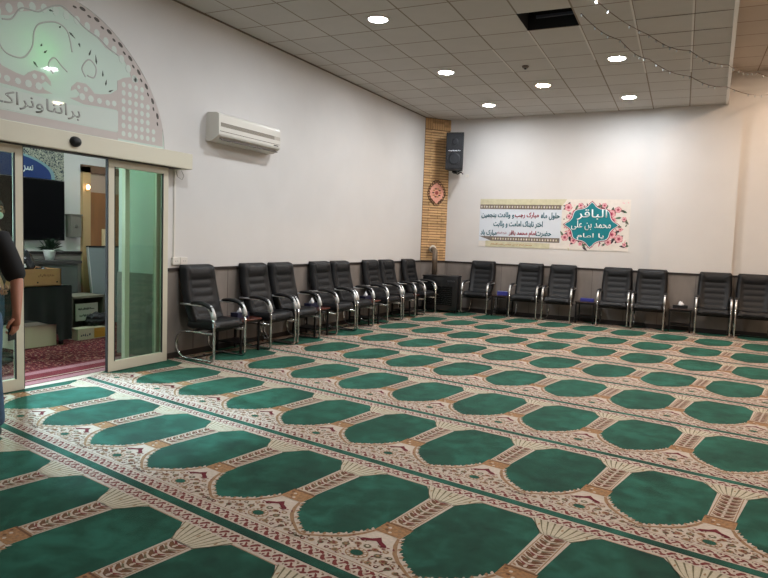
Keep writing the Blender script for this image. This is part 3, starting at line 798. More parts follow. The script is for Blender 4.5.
# roses and leaves on the right, then the teal cartouche
m = MB(); ROSE = bp_('rose_pink', (206, 130, 138), .1); ROSEL = bp_('rose_light', (224, 182, 184)); ROSED = bp_('rose_deep', (150, 50, 78)); LEAF = bp_('leaf_green', (84, 104, 84), .2)
DKF = bp_('leaf_dark', (60, 52, 62), .2)  # dark leaf colour of the print
c0 = (.762, .50)
rs = random.Random(3)
def rose(u, v, r):
    for L_, (rr, mt) in enumerate(((r, ROSE), (r * .78, ROSEL), (r * .55, ROSE), (r * .3, ROSED))):
        a0 = rs.random() * 6
        bpoly([(u + rr * (1 + .12 * math.sin(5 * a + a0)) * math.cos(a), v + rr * (1 + .12 * math.sin(5 * a + a0)) * math.sin(a)) for a in [2 * PI * k / 16 for k in range(16)]], 3 + L_ * .4, mt, m)
def bleaf(u, v, L_, w_, a, mt, lay=2):
    bpoly([(u + x * math.cos(a) - y * math.sin(a), v + x * math.sin(a) + y * math.cos(a)) for x, y in ((0, 0), (L_ * .3, w_), (L_ * .7, w_ * .8), (L_, 0), (L_ * .7, -w_ * .8), (L_ * .3, -w_))], lay, mt, m)
for (u, v, r) in ((.612, .84, .075), (.655, .72, .07), (.618, .66, .05), (.635, .33, .075), (.598, .24, .07), (.655, .18, .06), (.69, .88, .05), (.885, .72, .08), (.925, .80, .06), (.90, .60, .05), (.895, .32, .08), (.94, .24, .075), (.875, .17, .06), (.945, .42, .04), (.84, .88, .05), (.965, .62, .045), (.975, .13, .04), (.70, .12, .04)):
    for k in range(4): bleaf(u * BW + rs.uniform(-.06, .06), v * BH + rs.uniform(-.06, .06), rs.uniform(.06, .13), .022, rs.random() * 6.3, rs.choice((LEAF, LEAF, DKF)))
    rose(u * BW, v * BH, r); m.build('rose_print', bn); m = MB()
for k in range(60):
    a = rs.random() * 6.3; bleaf(c0[0] * BW + rs.uniform(.36, .50) * math.cos(a), c0[1] * BH + rs.uniform(.30, .42) * math.sin(a), rs.uniform(.04, .09), .014, rs.random() * 6.3, rs.choice((LEAF, DKF, ROSED, ROSE)))
for k in range(70): bleaf(rs.uniform(.575, .99) * BW, rs.uniform(.03, .94) * BH, rs.uniform(.03, .08), .012, rs.random() * 6.3, rs.choice((LEAF, ROSE, PC, ROSEL)))
m.build('leaf_print', bn)
m = MB()
def cart(R, lay, mt):
    pts = []
    for k in range(72):
        a = 2 * PI * k / 72; c8 = math.cos(4 * a)
        r = R * (.84 + .17 * (max(0, c8) ** 10 if abs(math.sin(2 * a)) < .5 else 0) + .045 * math.cos(8 * a) * (1 if abs(math.sin(2 * a)) > .38 else .3) - .02)
        pts.append((c0[0] * BW + r * math.cos(a) * 1.04, c0[1] * BH + r * math.sin(a) * .90))
    bpoly(pts, lay, mt, m)
cart(.525, 6, ROSED); cart(.505, 6.6, bp_('banner_white', (226, 232, 232))); cart(.49, 7.2, TEAL)
m.build('cartouche', bn)
WT = MATS['banner_white']
def bt2(s_, u, v, wd, ht_): return text('calligraphy', s_, WT, planeM((u * BW, -.012, v * BH), (1, 0, 0), (0, 0, 1)), width=wd * BW, height=ht_ * BH, parent=bn, bold=.006, ext=.0015)
bt2('الباقر', .765, .70, .19, .21); bt2('محمد بن علی', .762, .49, .25, .19); bt2('یا امام', .762, .27, .17, .13)

# ------------------------------------------------------------------ air conditioner
ac = thing('air_conditioner', 'white wall-mounted split air conditioner high on the left wall', 'air conditioner', (XL, 6.10, 0))
ACM = mat('ac_plastic', (202, 197, 188), .35)
L_ = 1.245
prof = [(0, 2.635), (0, 2.965), (.03, 2.982), (.165, 2.975), (.20, 2.955), (.206, 2.93), (.208, 2.715), (.198, 2.692), (.12, 2.645), (.08, 2.632)]
m = MB(); m.prism(prof, 'y', 0, L_, ACM)
m.build('casing', ac)
m = MB(); m.box((.200, .035, 2.805), (.2085, L_ - .14, 2.853), mat('ac_grille', (120, 112, 100), .6))
for k in range(5): m.box((.2075, .04, 2.810 + k * .008), (.2095, L_ - .145, 2.813 + k * .008), mat('ac_slat', (160, 152, 140), .5))
m.build('intake_grille', ac)
MB().box((.204, L_ - .135, 2.805), (.2090, L_ - .01, 2.853), mat('ac_panel', (170, 163, 152), .4)).build('display_panel', ac)
m = MB(); m.box((.2035, .02, 2.745), (.2092, L_ - .02, 2.752), mat('ac_seam', (110, 102, 92), .6)); m.build('panel_seam', ac)
m = MB(); Mx = Matrix.Translation((.158, 0, 2.672)) @ Matrix.Rotation(math.radians(-37), 4, 'Y')
m.box((-.062, .06, -.006), (.05, L_ - .06, .001), mat('ac_outlet', (96, 88, 80), .7), M=Matrix.Translation((.158, 0, 2.674)) @ Matrix.Rotation(math.radians(36), 4, 'Y') @ Matrix.Rotation(PI, 4, 'Y')); m.build('air_outlet', ac)
m = MB()
for k, q in enumerate((-.026, .016)): m.box((q - .014, .06, .002), (q + .016, L_ - .06, .008), mat('ac_louver', (168, 160, 148), .45), M=Matrix.Translation((.156, 0, 2.672)) @ Matrix.Rotation(math.radians(-144), 4, 'Y'))
m.build('louver', ac)
MB().box((.2, L_ - .15, 2.722), (.2105, L_ - .05, 2.735), DARKGAP).build('receiver_window', ac)

# ------------------------------------------------------------------ automatic sliding door
dx = XL + .08     # leaf plane
GL = glass('door_glass', (224, 236, 228)); RUB = mat('door_rubber', (22, 22, 20), .7)
def door_leaf(name, y0, y1, dark_side):
    d = MB(); x0, x1 = dx - .022, dx + .02
    d.box((x0, y0, .006), (x1, y0 + .075, 2.25), CREAMF, .004); d.box((x0, y1 - .075, .006), (x1, y1, 2.25), CREAMF, .004)
    d.box((x0, y0 + .07, .006), (x1, y1 - .07, .115), CREAMF, .004); d.box((x0, y0 + .07, 2.145), (x1, y1 - .07, 2.25), CREAMF, .004)
    ys = y0 if dark_side < 0 else y1
    e = thing(name, 'x', 'door'); del e['label']; del e['category']; e['kind'] = 'structure'
    e.location = (0, 0, 0)
    d.build('door_frame', e)
    m = MB(); m.box((dx - .004, y0 + .07, .11), (dx + .004, y1 - .07, 2.15), GL); m.build('glass_pane', e)
    m = MB()
    for yy in (y0 + .072, y1 - .084): m.box((dx + .004, yy, .112), (dx + .0205, yy + .012, 2.148), RUB)
    m.box((x0 + .005, ys - .008 if dark_side < 0 else ys, .01), (x1 - .005, ys if dark_side < 0 else ys + .008, 2.24), RUB)
    m.build('rubber_seal', e)
    return e
door_leaf('door_2', 4.590, 5.402, -1)
door_leaf('door_1', 2.86, 3.672, 1)
# fixed side lights behind the leaves, and jamb
def fixed(name, y0, y1):
    m = MB(); x0, x1 = XL - .10, XL - .05
    m.box((x0, y0, 0), (x1, y0 + .06, 2.42), CREAMF); m.box((x0, y1 - .06, 0), (x1, y1, 2.42), CREAMF)
    m.box((x0, y0 + .06, 0), (x1, y1 - .06, .06), CREAMF); m.box((x0, y0 + .06, 2.30), (x1, y1 - .06, 2.42), CREAMF)
    e = m.build(name); e['kind'] = 'structure'
    m = MB(); m.box((XL - .078, y0 + .06, .06), (XL - .072, y1 - .06, 2.30), GL); m.build('glass_pane', e); return e
fixed('window_1', 4.93, DC + 1.30); fixed('window_2', DC - 1.30, DC - .80)
m = MB(); m.box((XL - .02, DC + 1.28, 0), (XL + .012, DC + 1.30, 2.40), CREAMF); m.box((XL - .02, DC - 1.30, 0), (XL + .012, DC - 1.28, 2.40), CREAMF)
m.box((XL - .1, DC - 1.3, 2.30), (XL - .02, DC + 1.3, 2.43), CREAMF); struct(m.build('trim_6'))
hd = thing('door_operator', 'long cream automatic door operator box above the glass doors', 'door operator', (XL, DC, 2.33))
MB().box((.002, -1.56, -.105), (.20, 1.545, .075), CREAMF, .008).build('housing', hd)
MB().box((.03, -1.50, -.112), (.17, 1.40, -.104), mat('track', (40, 34, 28), .6)).build('guide_track', hd)
m = MB(); m.ell((.205, -.005, -.0), (.05, .06, .05), BLKPL, 16, 10)
o = m.build('motion_sensor'); o.location = (XL, DC, 2.318); tag(o, 'black dome motion sensor on the front of the door operator box', 'motion sensor')

# arched fanlight
fan = MB(); fp = arch(1.298, 44)
FILM = film('frosted_film', (205, 218, 208), .16)
fan.prism(fp, 'x', XL - .010, XL - .003, FILM)
fan = fan.build('window_3'); fan['kind'] = 'structure'
PINK = film('film_pinkish', (202, 192, 187), .14); LITE = film('film_light', (212, 220, 212), .14); GREYT = mat('film_grey', (178, 178, 172), .5)
fxo = XL - .003
def fpoly(pts, lay, mt, mb): mb.prism(pts, 'x', fxo, fxo + .0012 * lay, mt)
def smooth(p, n=6):
    out = []
    for i in range(len(p) - 1):
        a, b, c, d = p[max(i - 1, 0)], p[i], p[i + 1], p[min(i + 2, len(p) - 1)]
        for k in range(n):
            t = k / n
            out.append(tuple(.5 * (2 * b[j] + (c[j] - a[j]) * t + (2 * a[j] - 5 * b[j] + 4 * c[j] - d[j]) * t * t + (3 * b[j] - a[j] - 3 * c[j] + d[j]) * t ** 3) for j in range(2)))
    return out + [tuple(p[-1])]
def mirror(pts): return [(2 * DC - y, z) for y, z in pts]
m = MB()
inner = [(4.13, 3.59), (4.24, 3.55), (4.41, 3.46), (4.55, 3.41), (4.63, 3.35), (4.75, 3.32), (4.85, 3.30), (4.93, 3.20), (4.97, 3.10)]
def outer_at(k, n): a = PI / 2 * (1 - k / n) ; c, s_ = math.cos(a), math.sin(a); rr = 1 - .035 * math.sin(2 * a) ** 2; return (DC + 1.297 * c * rr, 2.43 + 1.297 * s_ * rr * .985)
n = len(inner) - 1
for side in (0, 1):
    for k in range(n):
        q = [inner[k], inner[k + 1], outer_at((k + 1) * .62, n), outer_at(k * .62, n)]
        if side: q = mirror(q)
        fpoly(q, 1, PINK, m)
# lattice panels at both feet, lower scroll bands and the strip
lat = [(4.78, 2.46), (5.405, 2.46), (5.40, 2.75), (5.33, 2.98), (5.20, 3.16), (4.99, 3.14), (4.86, 3.10), (4.78, 3.05)]
scr = [(4.22, 2.76), (4.38, 2.73), (4.60, 2.745), (4.78, 2.75), (4.78, 2.96), (4.70, 2.90), (4.58, 2.87), (4.50, 2.86), (4.46, 2.90), (4.40, 2.935), (4.30, 2.93), (4.24, 2.87), (4.235, 2.83), (4.29, 2.86), (4.34, 2.82), (4.30, 2.78)]
for f in (lambda p: p, mirror):
    fpoly(f(lat), 1.5, PINK, m); fpoly(f(scr), 1.25, PINK, m)
fpoly([(DC - .66, 2.44), (DC + .66, 2.44), (DC + .66, 2.52), (DC - .66, 2.52)], 1, PINK, m)
m.build('lattice_print', fan)
m = MB()
for f in (lambda p: p, mirror):
    for i in range(7):
        for j in range(8):
            y, z = 4.86 + i * .082, 2.52 + j * .085
            if (y - DC) ** 2 + (z - 2.43) ** 2 * 1.03 > 1.17 ** 2 or (z > 3.05 and y < 4.95): continue
            fpoly(f([(y + .027 * math.cos(a) ** 1, z + .030 * math.sin(a)) for a in [2 * PI * k / 8 + PI / 8 for k in range(8)]]), 2, LITE, m)
    for (y, z, r) in ((4.36, 2.80, .035), (4.46, 2.80, .035), (4.56, 2.80, .03), (4.66, 2.80, .03), (4.74, 2.81, .03), (4.40, 2.88, .025), (4.32, 2.885, .02)):
        fpoly(f([(y + r * math.cos(a), z + r * math.sin(a)) for a in [2 * PI * k / 8 for k in range(8)]]), 2, LITE, m)
    for k in range(9):
        a = PI / 2 - .05 - k * .105; r = 1.13 if k % 1 == 0 else 1.1
        y, z = DC + r * math.cos(a) * .99, 2.43 + r * math.sin(a) * .975
        fpoly(f([(y + .034 * math.cos(b) + .0 * r, z + .042 * math.sin(b)) for b in [2 * PI * j / 9 for j in range(9)]]), 2, LITE, m)
fpoly([(DC - .66, 2.53), (DC + .66, 2.53), (DC + .66, 2.74), (DC + .12, 2.70), (DC, 2.665), (DC - .12, 2.70), (DC - .66, 2.72)], 2, LITE, m)
m.build('light_cutouts', fan)
m = MB()
for f in (lambda p: p, mirror):
    for k in range(19):
        a = PI / 2 - .12 - k * .068; r = 1.262 if k % 2 else 1.235; rr = 1 - .035 * math.sin(2 * a) ** 2
        y, z = DC + r * math.cos(a) * rr, 2.43 + r * math.sin(a) * rr * .985; s_ = .028 if k % 2 else .018
        tx_, tz_ = -math.sin(a), math.cos(a)
        fpoly(f([(y + s_ * (tx_ * math.cos(b) * 1.25 + math.cos(a) * math.sin(b) * .6), z + s_ * (tz_ * math.cos(b) * 1.25 + math.sin(a) * math.sin(b) * .6)) for b in [2 * PI * j / 8 for j in range(8)]]), 3, mat('fan_hole', (84, 78, 72), .7), m)
for (y, z, a, l) in ((4.03, 3.52, 0, .05), (4.12, 3.40, 1, .03), (4.25, 3.36, -.6, .08), (4.33, 3.29, -1.2, .04), (4.45, 3.25, 1.2, .07), (4.52, 3.2, 1.7, .09), (4.6, 3.08, 1.6, .06), (4.64, 3.0, 1.4, .06), (4.70, 2.93, .5, .07), (3.97, 3.13, .8, .05), (3.87, 2.99, -.8, .06), (3.93, 3.18, 1.2, .03)):
    c, s_ = math.cos(a), math.sin(a)
    fpoly([(y + x * c - w_ * s_, z + x * s_ + w_ * c) for x, w_ in ((-l / 2, 0), (-l / 5, .009), (l / 2, 0), (-l / 5, -.009))], 3, mat('peeling_print', (66, 74, 66), .7), m)
m.build('dark_print', fan)
m = MB()   # faint scrolling stems on the glass
for pts in ([(3.52, 3.10), (3.60, 3.02), (3.75, 3.02), (3.84, 3.14), (3.86, 3.28), (3.92, 3.37), (4.08, 3.43), (4.2, 3.38), (4.25, 3.2)], [(4.05, 2.95), (4.0, 3.02), (4.06, 3.10), (4.14, 3.04), (4.2, 3.0)], [(4.40, 3.00), (4.36, 3.08), (4.44, 3.18), (4.52, 3.12), (4.5, 3.02), (4.42, 3.02)], [(3.56, 3.3), (3.65, 3.33), (3.74, 3.45), (3.9, 3.47), (4.0, 3.54), (4.13, 3.60), (4.26, 3.55), (4.4, 3.47), (4.56, 3.42), (4.66, 3.36), (4.8, 3.31)]):
    m.tube([(fxo - .008, y, z) for y, z in smooth(pts)], .0125, GREYT, 6)
m.build('stem_print', fan)
text('lettering', 'برانناونراک', mat('strip_text', (164, 166, 160), .8, spec=.1), planeM((fxo + .0032, DC - .22, 2.625), (0, 1, 0), (0, 0, 1)), width=.86, height=.15, parent=fan, bold=.012, ext=.0012)


# conduit + sockets by the door
m = MB(); m.box((XL, 5.575, 1.20), (XL + .016, 5.60, 2.23), PLAST, .003); tag(m.build('cable_conduit'), 'thin white cable conduit running down the wall beside the sliding door', 'conduit')
e = thing('socket_outlet', 'white double socket outlet above the dado beside the sliding door', 'socket', (XL, 5.67, 1.155))
for k in range(2):
    MB().box((0, -.12 + k * .12, -.045), (.032, -.005 + k * .12, .045), PLAST, .006).build('socket_box', e)
m = MB()
for k in range(2):
    for q in (-.016, .016): m.cyl((.0305, -.0625 + k * .12 + q, 0), (.0335, -.0625 + k * .12 + q, 0), .005, DARKGAP, 8)
m.build('pin_holes', e)
m = MB(); m.tube([(XL + .03, 5.58, 2.22), (XL + .04, 5.60, 2.14), (XL + .05, 5.66, 2.11), (XL + .04, 5.70, 2.16), (XL + .02, 5.68, 2.22)], .004, mat('cord_grey', (150, 146, 142), .5), 6); o = m.build('loose_cable', hd); o.location = (-XL, -DC, -2.33)

# ------------------------------------------------------------------ ceiling lights
def emis(name, rgb, s):
    m = bpy.data.materials.new(name); m.use_nodes = True; nt = m.node_tree; nt.nodes.clear()
    o = nt.nodes.new('ShaderNodeOutputMaterial'); e = nt.nodes.new('ShaderNodeEmission'); e.inputs[0].default_value = (*rgb, 1); e.inputs[1].default_value = s
    nt.links.new(e.outputs[0], o.inputs[0]); return m
COOL = emis('led_cool', (.88, .945, 1.0), 385); WARM = emis('led_warm', (1, .66, .38), 330); WARM2 = emis('led_warm_hall', (1, .75, .55), 480)
def downlight(loc, label, em, z):
    t = thing('ceiling_light', label, 'ceiling light', (loc[0], loc[1], z), 0, 'round recessed ceiling lights')
    m = MB(); m.lathe([(.105, -.0), (.135, -.002), (.138, -.010), (.118, -.014), (.108, -.008)], PLAST, 32); m.build('rim', t)
    m = MB(); m.lathe([(.111, -.009), (.111, -.0095), (.108, -.0115), (.06, -.0125), (.0, -.0126)][:4], em, 32); m.build('diffuser', t)
    return t
DL = [((-3.76, 6.96), 'round white ceiling light nearest the air conditioner', COOL), ((-3.885, 9.48), 'round white ceiling light second along the left line', COOL),
      ((-3.995, 11.98), 'round white ceiling light left of the orange one, near the brick column', COOL), ((-2.677, 10.77), 'round warm orange ceiling light, the only warm one', WARM),
      ((-1.366, 9.575), 'round white ceiling light right of the missing tile', COOL), ((-1.482, 12.08), 'round white ceiling light nearest the back wall pier', COOL),
      ((-1.316, 7.10), 'round white ceiling light cut by the top edge of the photo', COOL)]
for l, lb, e in DL: downlight(l, lb, e, HC)
for (x, y) in ((-3.64, 4.45), (-1.25, 4.6)): downlight((x, y), 'added round white ceiling light further back over the carpet, out of view', COOL, HC)  # unseen lamps added along the same lines to raise the brightness
for (x, y) in ((1.45, 12.0), (1.45, 9.2), (1.45, 5.4), (3.9, 11.0), (3.9, 7.0), (3.9, 3.0)): downlight((x, y), 'warm ceiling light in the raised ceiling, outside the photo', WARM2, HC2)
t = thing('smoke_detector', 'small round detector on the ceiling beside the orange light', 'detector', (-2.652, 9.555, HC))
m = MB(); m.lathe([(.05, 0), (.052, -.012), (.04, -.03), (.022, -.036)], mat('detector_brown', (96, 82, 72), .5), 20); m.build('base', t)
m = MB(); m.lathe([(.018, -.034), (.018, -.046), (.01, -.05)], DARKGAP, 12); m.build('sensor_head', t)

# string lights hung under the ceiling
BULB = mat('bulb_clear', (190, 196, 200), .1, spec=.8); WIRE = mat('string_wire', (88, 66, 50), .6)
def garland(pts, label, n):
    P_ = [Vector(p) for p in pts]
    t = thing('string_light', label, 'string lights', P_[0], 0, 'string lights under the ceiling')
    path = []
    for a, b in zip(P_, P_[1:]):
        for k in range(6):
            f = k / 6; q = a.lerp(b, f); q.z -= .05 * math.sin(PI * f); path.append(q - P_[0])
    path.append(P_[-1] - P_[0])
    MB().tube(path, .0045, WIRE, 5).build('wire', t)
    for k in range(n):
        q = path[int((k + .5) / n * (len(path) - 1))]
        m = MB(); m.ell((0, 0, -.022), (.011, .011, .018), BULB, 8, 6); m.cyl((0, 0, -.006), (0, 0, .004), .007, WIRE, 6)
        o = m.build('bulb', t); o.location = q
    return t
garland([(-1.35, 6.9, 4.12), (-.86, 8.51, 4.08), (-.436, 9.385, 4.09), (.02, 10.23, 4.08), (.45, 12.6, 4.52), (1.1, 13.2, 4.5)], 'upper string of tiny bulbs running from the top edge to the right corner', 26)
garland([(-1.50, 7.6, 4.12), (-1.22, 8.72, 4.12), (-.951, 9.618, 4.09), (-.475, 10.747, 4.09), (.03, 11.57, 4.08), (.675, 13.1, 4.24), (1.3, 13.2, 4.25)], 'lower string of tiny bulbs ending on the back wall at right', 26)

# ------------------------------------------------------------------ vestibule behind the sliding door
VX = -8.90
m = MB(); m.box((VX - .2, -.5, -.1), (VX, 9, 3.9), WALL); struct(m.build('wall_vestibule'))
m = MB(); m.box((VX, 8.6, -.1), (XL - .10, 8.8, 3.9), WALL); m.box((VX, -.7, -.1), (XL - .10, -.5, 3.9), WALL); struct(m.build('wall_vestibule'))
m = MB(); m.box((-6.40, 5.44, -.01), (XL - .10, 5.59, 3.9), WALL); struct(m.build('wall_vestibule'))
m = MB(); m.box((VX, -.5, 3.75), (XL - .10, 8.6, 3.85), mat('vestibule_ceiling', (190, 190, 184), .8)); struct(m.build('ceiling'))
m = MB(); m.box((-6.40, 5.418, 0), (XL - .101, 5.44, .995), STONE); m.box((VX, 0, 0), (VX + .03, 6.82, 1.10), STONE); m.box((VX, 0, 1.10), (VX + .05, 6.82, 1.14), CAP); struct(m.build('trim_8'))
# red patterned rug
def rugmat():
    m = bpy.data.materials.new('red_rug'); m.use_nodes = True; nt = m.node_tree; b = nt.nodes['Principled BSDF']; N = nt.nodes.new; L = nt.links.new
    tc = N('ShaderNodeTexCoord'); v = N('ShaderNodeTexVoronoi'); v.inputs['Scale'].default_value = 11; L(tc.outputs['Object'], v.inputs['Vector'])
    n = N('ShaderNodeTexNoise'); n.inputs['Scale'].default_value = 16; n.inputs['Detail'].default_value = 6; L(tc.outputs['Object'], n.inputs['Vector'])
    a = N('ShaderNodeMath'); a.operation = 'MULTIPLY'; L(v.outputs['Distance'], a.inputs[0]); L(n.outputs['Fac'], a.inputs[1])
    r = N('ShaderNodeValToRGB'); r.color_ramp.interpolation = 'CONSTANT'; e = r.color_ramp.elements
    e[0].position = 0; e[0].color = lin((150, 128, 116)); e[1].position = .08; e[1].color = lin((92, 26, 34))
    for p_, c in ((.16, (60, 30, 44)), (.20, (108, 36, 42)), (.27, (146, 112, 100)), (.32, (84, 24, 34))): k = e.new(p_); k.color = lin(c)
    L(a.outputs[0], r.inputs['Fac']); L(r.outputs['Color'], b.inputs['Base Color']); b.inputs['Roughness'].default_value = .9; b.inputs['Specular IOR Level'].default_value = .1
    return m
RUG = rugmat(); RB = pile('rug_red', (112, 20, 38), .15); RP = pile('rug_rose', (160, 112, 120), .25)
rg = thing('persian_rug', 'red Persian rug on the vestibule floor behind the glass door', 'rug', (-7.2, 4.0, 0))
m = MB(); m.box((-1.6, -3.6, -.01), (1.42, 4.2, .005), RUG); m.build('field', rg)
m = MB()
for (a, b, mt, z) in ((1.42, 1.53, RP, .006), (1.17, 1.36, RB, .0075), (1.38, 1.42, RB, .0075), (1.0, 1.05, RB, .0075), (1.05, 1.17, RP, .0075), (1.36, 1.38, CREAM, .0075)): m.box((a, -3.6, -.005), (b, 4.2, z), mt)
m.build('border', rg)

# television and tiled arch poster
e = thing('television', 'large black television screen on the vestibule wall', 'television', (VX + .04, 5.75, 1.76))
MB().box((0, -.80, -.455), (.05, .74, .44), mat('tv_case', (8, 8, 9), .5, spec=.2), .008).build('housing', e); MB().box((.049, -.78, -.43), (.053, .72, .42), mat('screen', (5, 5, 7), .35, spec=.12)).build('screen', e)
MB().box((-.04, -.2, -.2), (0, .2, .2), BLKMET).build('wall_mount', e)
pb = thing('arch_poster', 'blue arched poster with mosaic surround above the television', 'poster', (VX, 5.1, 2.2))
def mosaic():
    m = bpy.data.materials.new('mosaic'); m.use_nodes = True; nt = m.node_tree; b = nt.nodes['Principled BSDF']; N = nt.nodes.new; L = nt.links.new
    tc = N('ShaderNodeTexCoord'); v = N('ShaderNodeTexNoise'); v.inputs['Scale'].default_value = 26; v.inputs['Detail'].default_value = 4; v.inputs['Distortion'].default_value = 1.5; L(tc.outputs['Object'], v.inputs['Vector'])
    r = N('ShaderNodeValToRGB'); r.color_ramp.interpolation = 'CONSTANT'; e = r.color_ramp.elements; e[0].position = 0; e[0].color = lin((44, 54, 64)); e[1].position = .47; e[1].color = lin((178, 176, 158))
    k = e.new(.56); k.color = lin((88, 92, 90)); k = e.new(.62); k.color = lin((190, 186, 166)); L(v.outputs['Fac'], r.inputs['Fac']); L(r.outputs['Color'], b.inputs['Base Color']); return m
MB().box((.002, -1.4, .01), (.02, 1.43, .75), mosaic()).build('mosaic_surround', pb)
m = MB(); hump = [(1.28 * math.cos(a), max(.0, .40 * math.sin(a) ** .8)) for a in [PI * k / 24 for k in range(25)]]
m.prism([(y, z + .012) for y, z in hump], 'x', .018, .025, mat('poster_edge', (120, 150, 160), .5)); m.prism([(y * .95, z * .93 + .012) for y, z in hump], 'x', .02, .03, mat('poster_blue', (26, 52, 110), .45)); m.build('blue_arch', pb)
text('lettering', 'سر', WT, planeM((.031, .84, .13), (0, 1, 0), (0, 0, 1)), width=.17, height=.12, parent=pb, ext=.003)
# grey box on the wall
e = thing('letter_box', 'grey metal wall box between the television and the wooden doorway', 'wall box', (VX, 6.66, 1.36))
MB().box((0, -.09, 0), (.13, .09, .34), mat('box_grey', (120, 114, 104), .5), .006).build('body', e); MB().box((-.0, -.105, .335), (.145, .105, .355), MATS['box_grey']).build('lid', e)
m = MB(); m.lathe([(.03, 0), (.03, .006), (.02, .008)], mat('box_emblem', (96, 92, 84), .4), 16, (.131, .0, .17), Matrix.Rotation(PI / 2, 4, 'Y')); m.build('emblem', e)
# wooden doorway
WOOD = mat('door_wood', (150, 98, 58), .4, var=.15, vscale=6, stretch=(1, 1, .2)); FRM = mat('door_casing', (196, 160, 116), .45)
e = MB(); e.box((VX, 6.83, 0), (VX + .06, 6.97, 2.47), FRM); e.box((VX, 6.83, 2.38), (VX + .06, 8.0, 2.50), mat('door_casing_dark', (110, 80, 60), .5)); e.box((VX, 7.87, 0), (VX + .06, 8.0, 2.47), FRM)
e.box((VX, 6.97, 2.08), (VX + .03, 7.87, 2.38), mat('door_transom', (176, 150, 132), .4)); e = e.build('door_3'); e['kind'] = 'structure'
m = MB(); m.box((VX, 6.99, 0), (VX + .03, 7.42, 2.08), WOOD); m.box((VX, 7.44, 0), (VX + .03, 7.86, 2.08), WOOD); m.build('door_panel', e)
m = MB(); m.box((VX + .03, 7.20, .9), (VX + .05, 7.26, 1.5), mat('door_glazing', (226, 200, 160), .3)); m.build('glazing', e)
m = MB(); m.box((VX + .03, 7.235, 1.02), (VX + .1, 7.255, 1.06), CHROME); m.tube([(VX + .09, 7.2, 1.04), (VX + .09, 7.1, 1.04)], .01, CHROME, 8); m.build('handle', e)
e = thing('wall_lamp', 'small lit round lamp on the wooden door casing', 'lamp', (VX + .06, 6.90, 2.15))
MB().box((0, -.03, -.06), (.02, .03, .06), FRM).build('backplate', e); m = MB(); m.ell((.045, -.01, 0), (.026, .026, .035), emis('lamp_warm', (1, .72, .4), 14)); m.build('bulb', e)
# white board leaning at the wall
e = thing('white_board', 'pale board leaning against the wall right of the grey cabinet', 'board', (-8.52, 6.90, .008)); e.rotation_euler = (0, math.radians(-8), 0)
MB().box((-.02, -.10, .0), (.01, .56, 1.23), mat('board_face', (128, 138, 138), .35)).build('panel', e); m = MB(); m.box((-.025, -.115, 1.21), (.016, .575, 1.235), BLKMET); m.box((-.025, -.115, 0), (.016, -.098, 1.22), mat('board_rim', (190, 190, 186), .4)); m.build('frame', e)
# grey cabinet
e = thing('metal_cabinet', 'low grey metal cabinet beneath the potted plant', 'cabinet', (-8.53, 5.86, .006))
CG = mat('cabinet_grey', (84, 88, 84), .5)
MB().box((-.3, -.45, .0), (.25, .45, .98), CG, .006).build('body', e); MB().box((-.32, -.48, .98), (.28, .50, 1.02), mat('cabinet_top', (66, 62, 60), .5)).build('top', e)
for k in range(2): MB().box((.25, -.42 + k * .43, .08), (.262, -.01 + k * .43, .94), CG, .004).build('door', e)
m = MB(); m.box((.262, -.05, .55), (.28, -.035, .68), CHROME); m.box((.262, .05, .55), (.28, .035, .68), CHROME); m.build('handle', e)
# potted plant
e = thing('potted_plant', 'small dark leafy plant in a white pot on the grey cabinet', 'plant', (-8.52, 6.03, 1.026))
MB().lathe([(.055, 0), (.085, .13), (.09, .15), (.078, .15), (.07, .12)], mat('pot_white', (220, 218, 214), .35), 20).build('pot', e)
m = MB(); rs = random.Random(5); LF = mat('plant_leaf', (26, 44, 28), .5, var=.3, vscale=20)
for k in range(46):
    a = rs.random() * 2 * PI; el = rs.uniform(.1, 1.3); L_ = rs.uniform(.13, .26); d_ = Vector((math.cos(a) * math.cos(el), math.sin(a) * math.cos(el), math.sin(el)))
    s_ = d_.cross(Vector((0, 0, 1))).normalized() * rs.uniform(.018, .03); b0 = Vector((rs.uniform(-.03, .03), rs.uniform(-.03, .03), .14)); tip = b0 + d_ * L_ + Vector((0, 0, -.03)); md_ = b0 + d_ * L_ * .6
    m.face((b0, md_ + s_, tip, md_ - s_), LF)
m.build('foliage', e, fix=False)
MB().lathe([(.07, .118), (.07, .13), (.0, .132)][:2], mat('soil', (40, 30, 24), .9), 16).build('soil', e)
# table under black cloth
e = thing('draped_table', 'table hung with a black cloth in the vestibule', 'table', (-7.62, 4.75, .006))
MB().box((-.26, -.70, .715), (.26, .70, .745), WOOD).build('table_top', e)
for sx in (-1, 1):
    for sy in (-1, 1): MB().box((sx * .22 - .02, sy * .64 - .02, 0), (sx * .22 + .02, sy * .64 + .02, .715), BLKMET).build('leg', e)
m = MB(); bm = m.bm; CL = mat('black_cloth', (9, 9, 11), .85, sheen=.2); ii = m.mi(CL); per = []
nx = 60
def drape(s_, v):
    y = -.74 + s_ * 1.48; dep = .70 if s_ < .30 else (.44 + .05 * math.sin(s_ * 9) if s_ < .86 else .70)
    x = .285 + .018 * math.sin(s_ * 38) * v + .01 * v; return Vector((x, y, .76 - dep * v))
g = [[bm.verts.new(drape(i / nx, j / 8)) for i in range(nx + 1)] for j in range(9)]
for j in range(8):
    for i in range(nx): q = bm.faces.new((g[j][i], g[j][i + 1], g[j + 1][i + 1], g[j + 1][i])); q.smooth = True
m.box((-.28, -.745, .746), (.287, .745, .762), CL)
for yy in (-.752, .74): m.box((-.27, yy, .10), (.285, yy + .012, .75), CL)
m.build('tablecloth', e, fix=False)
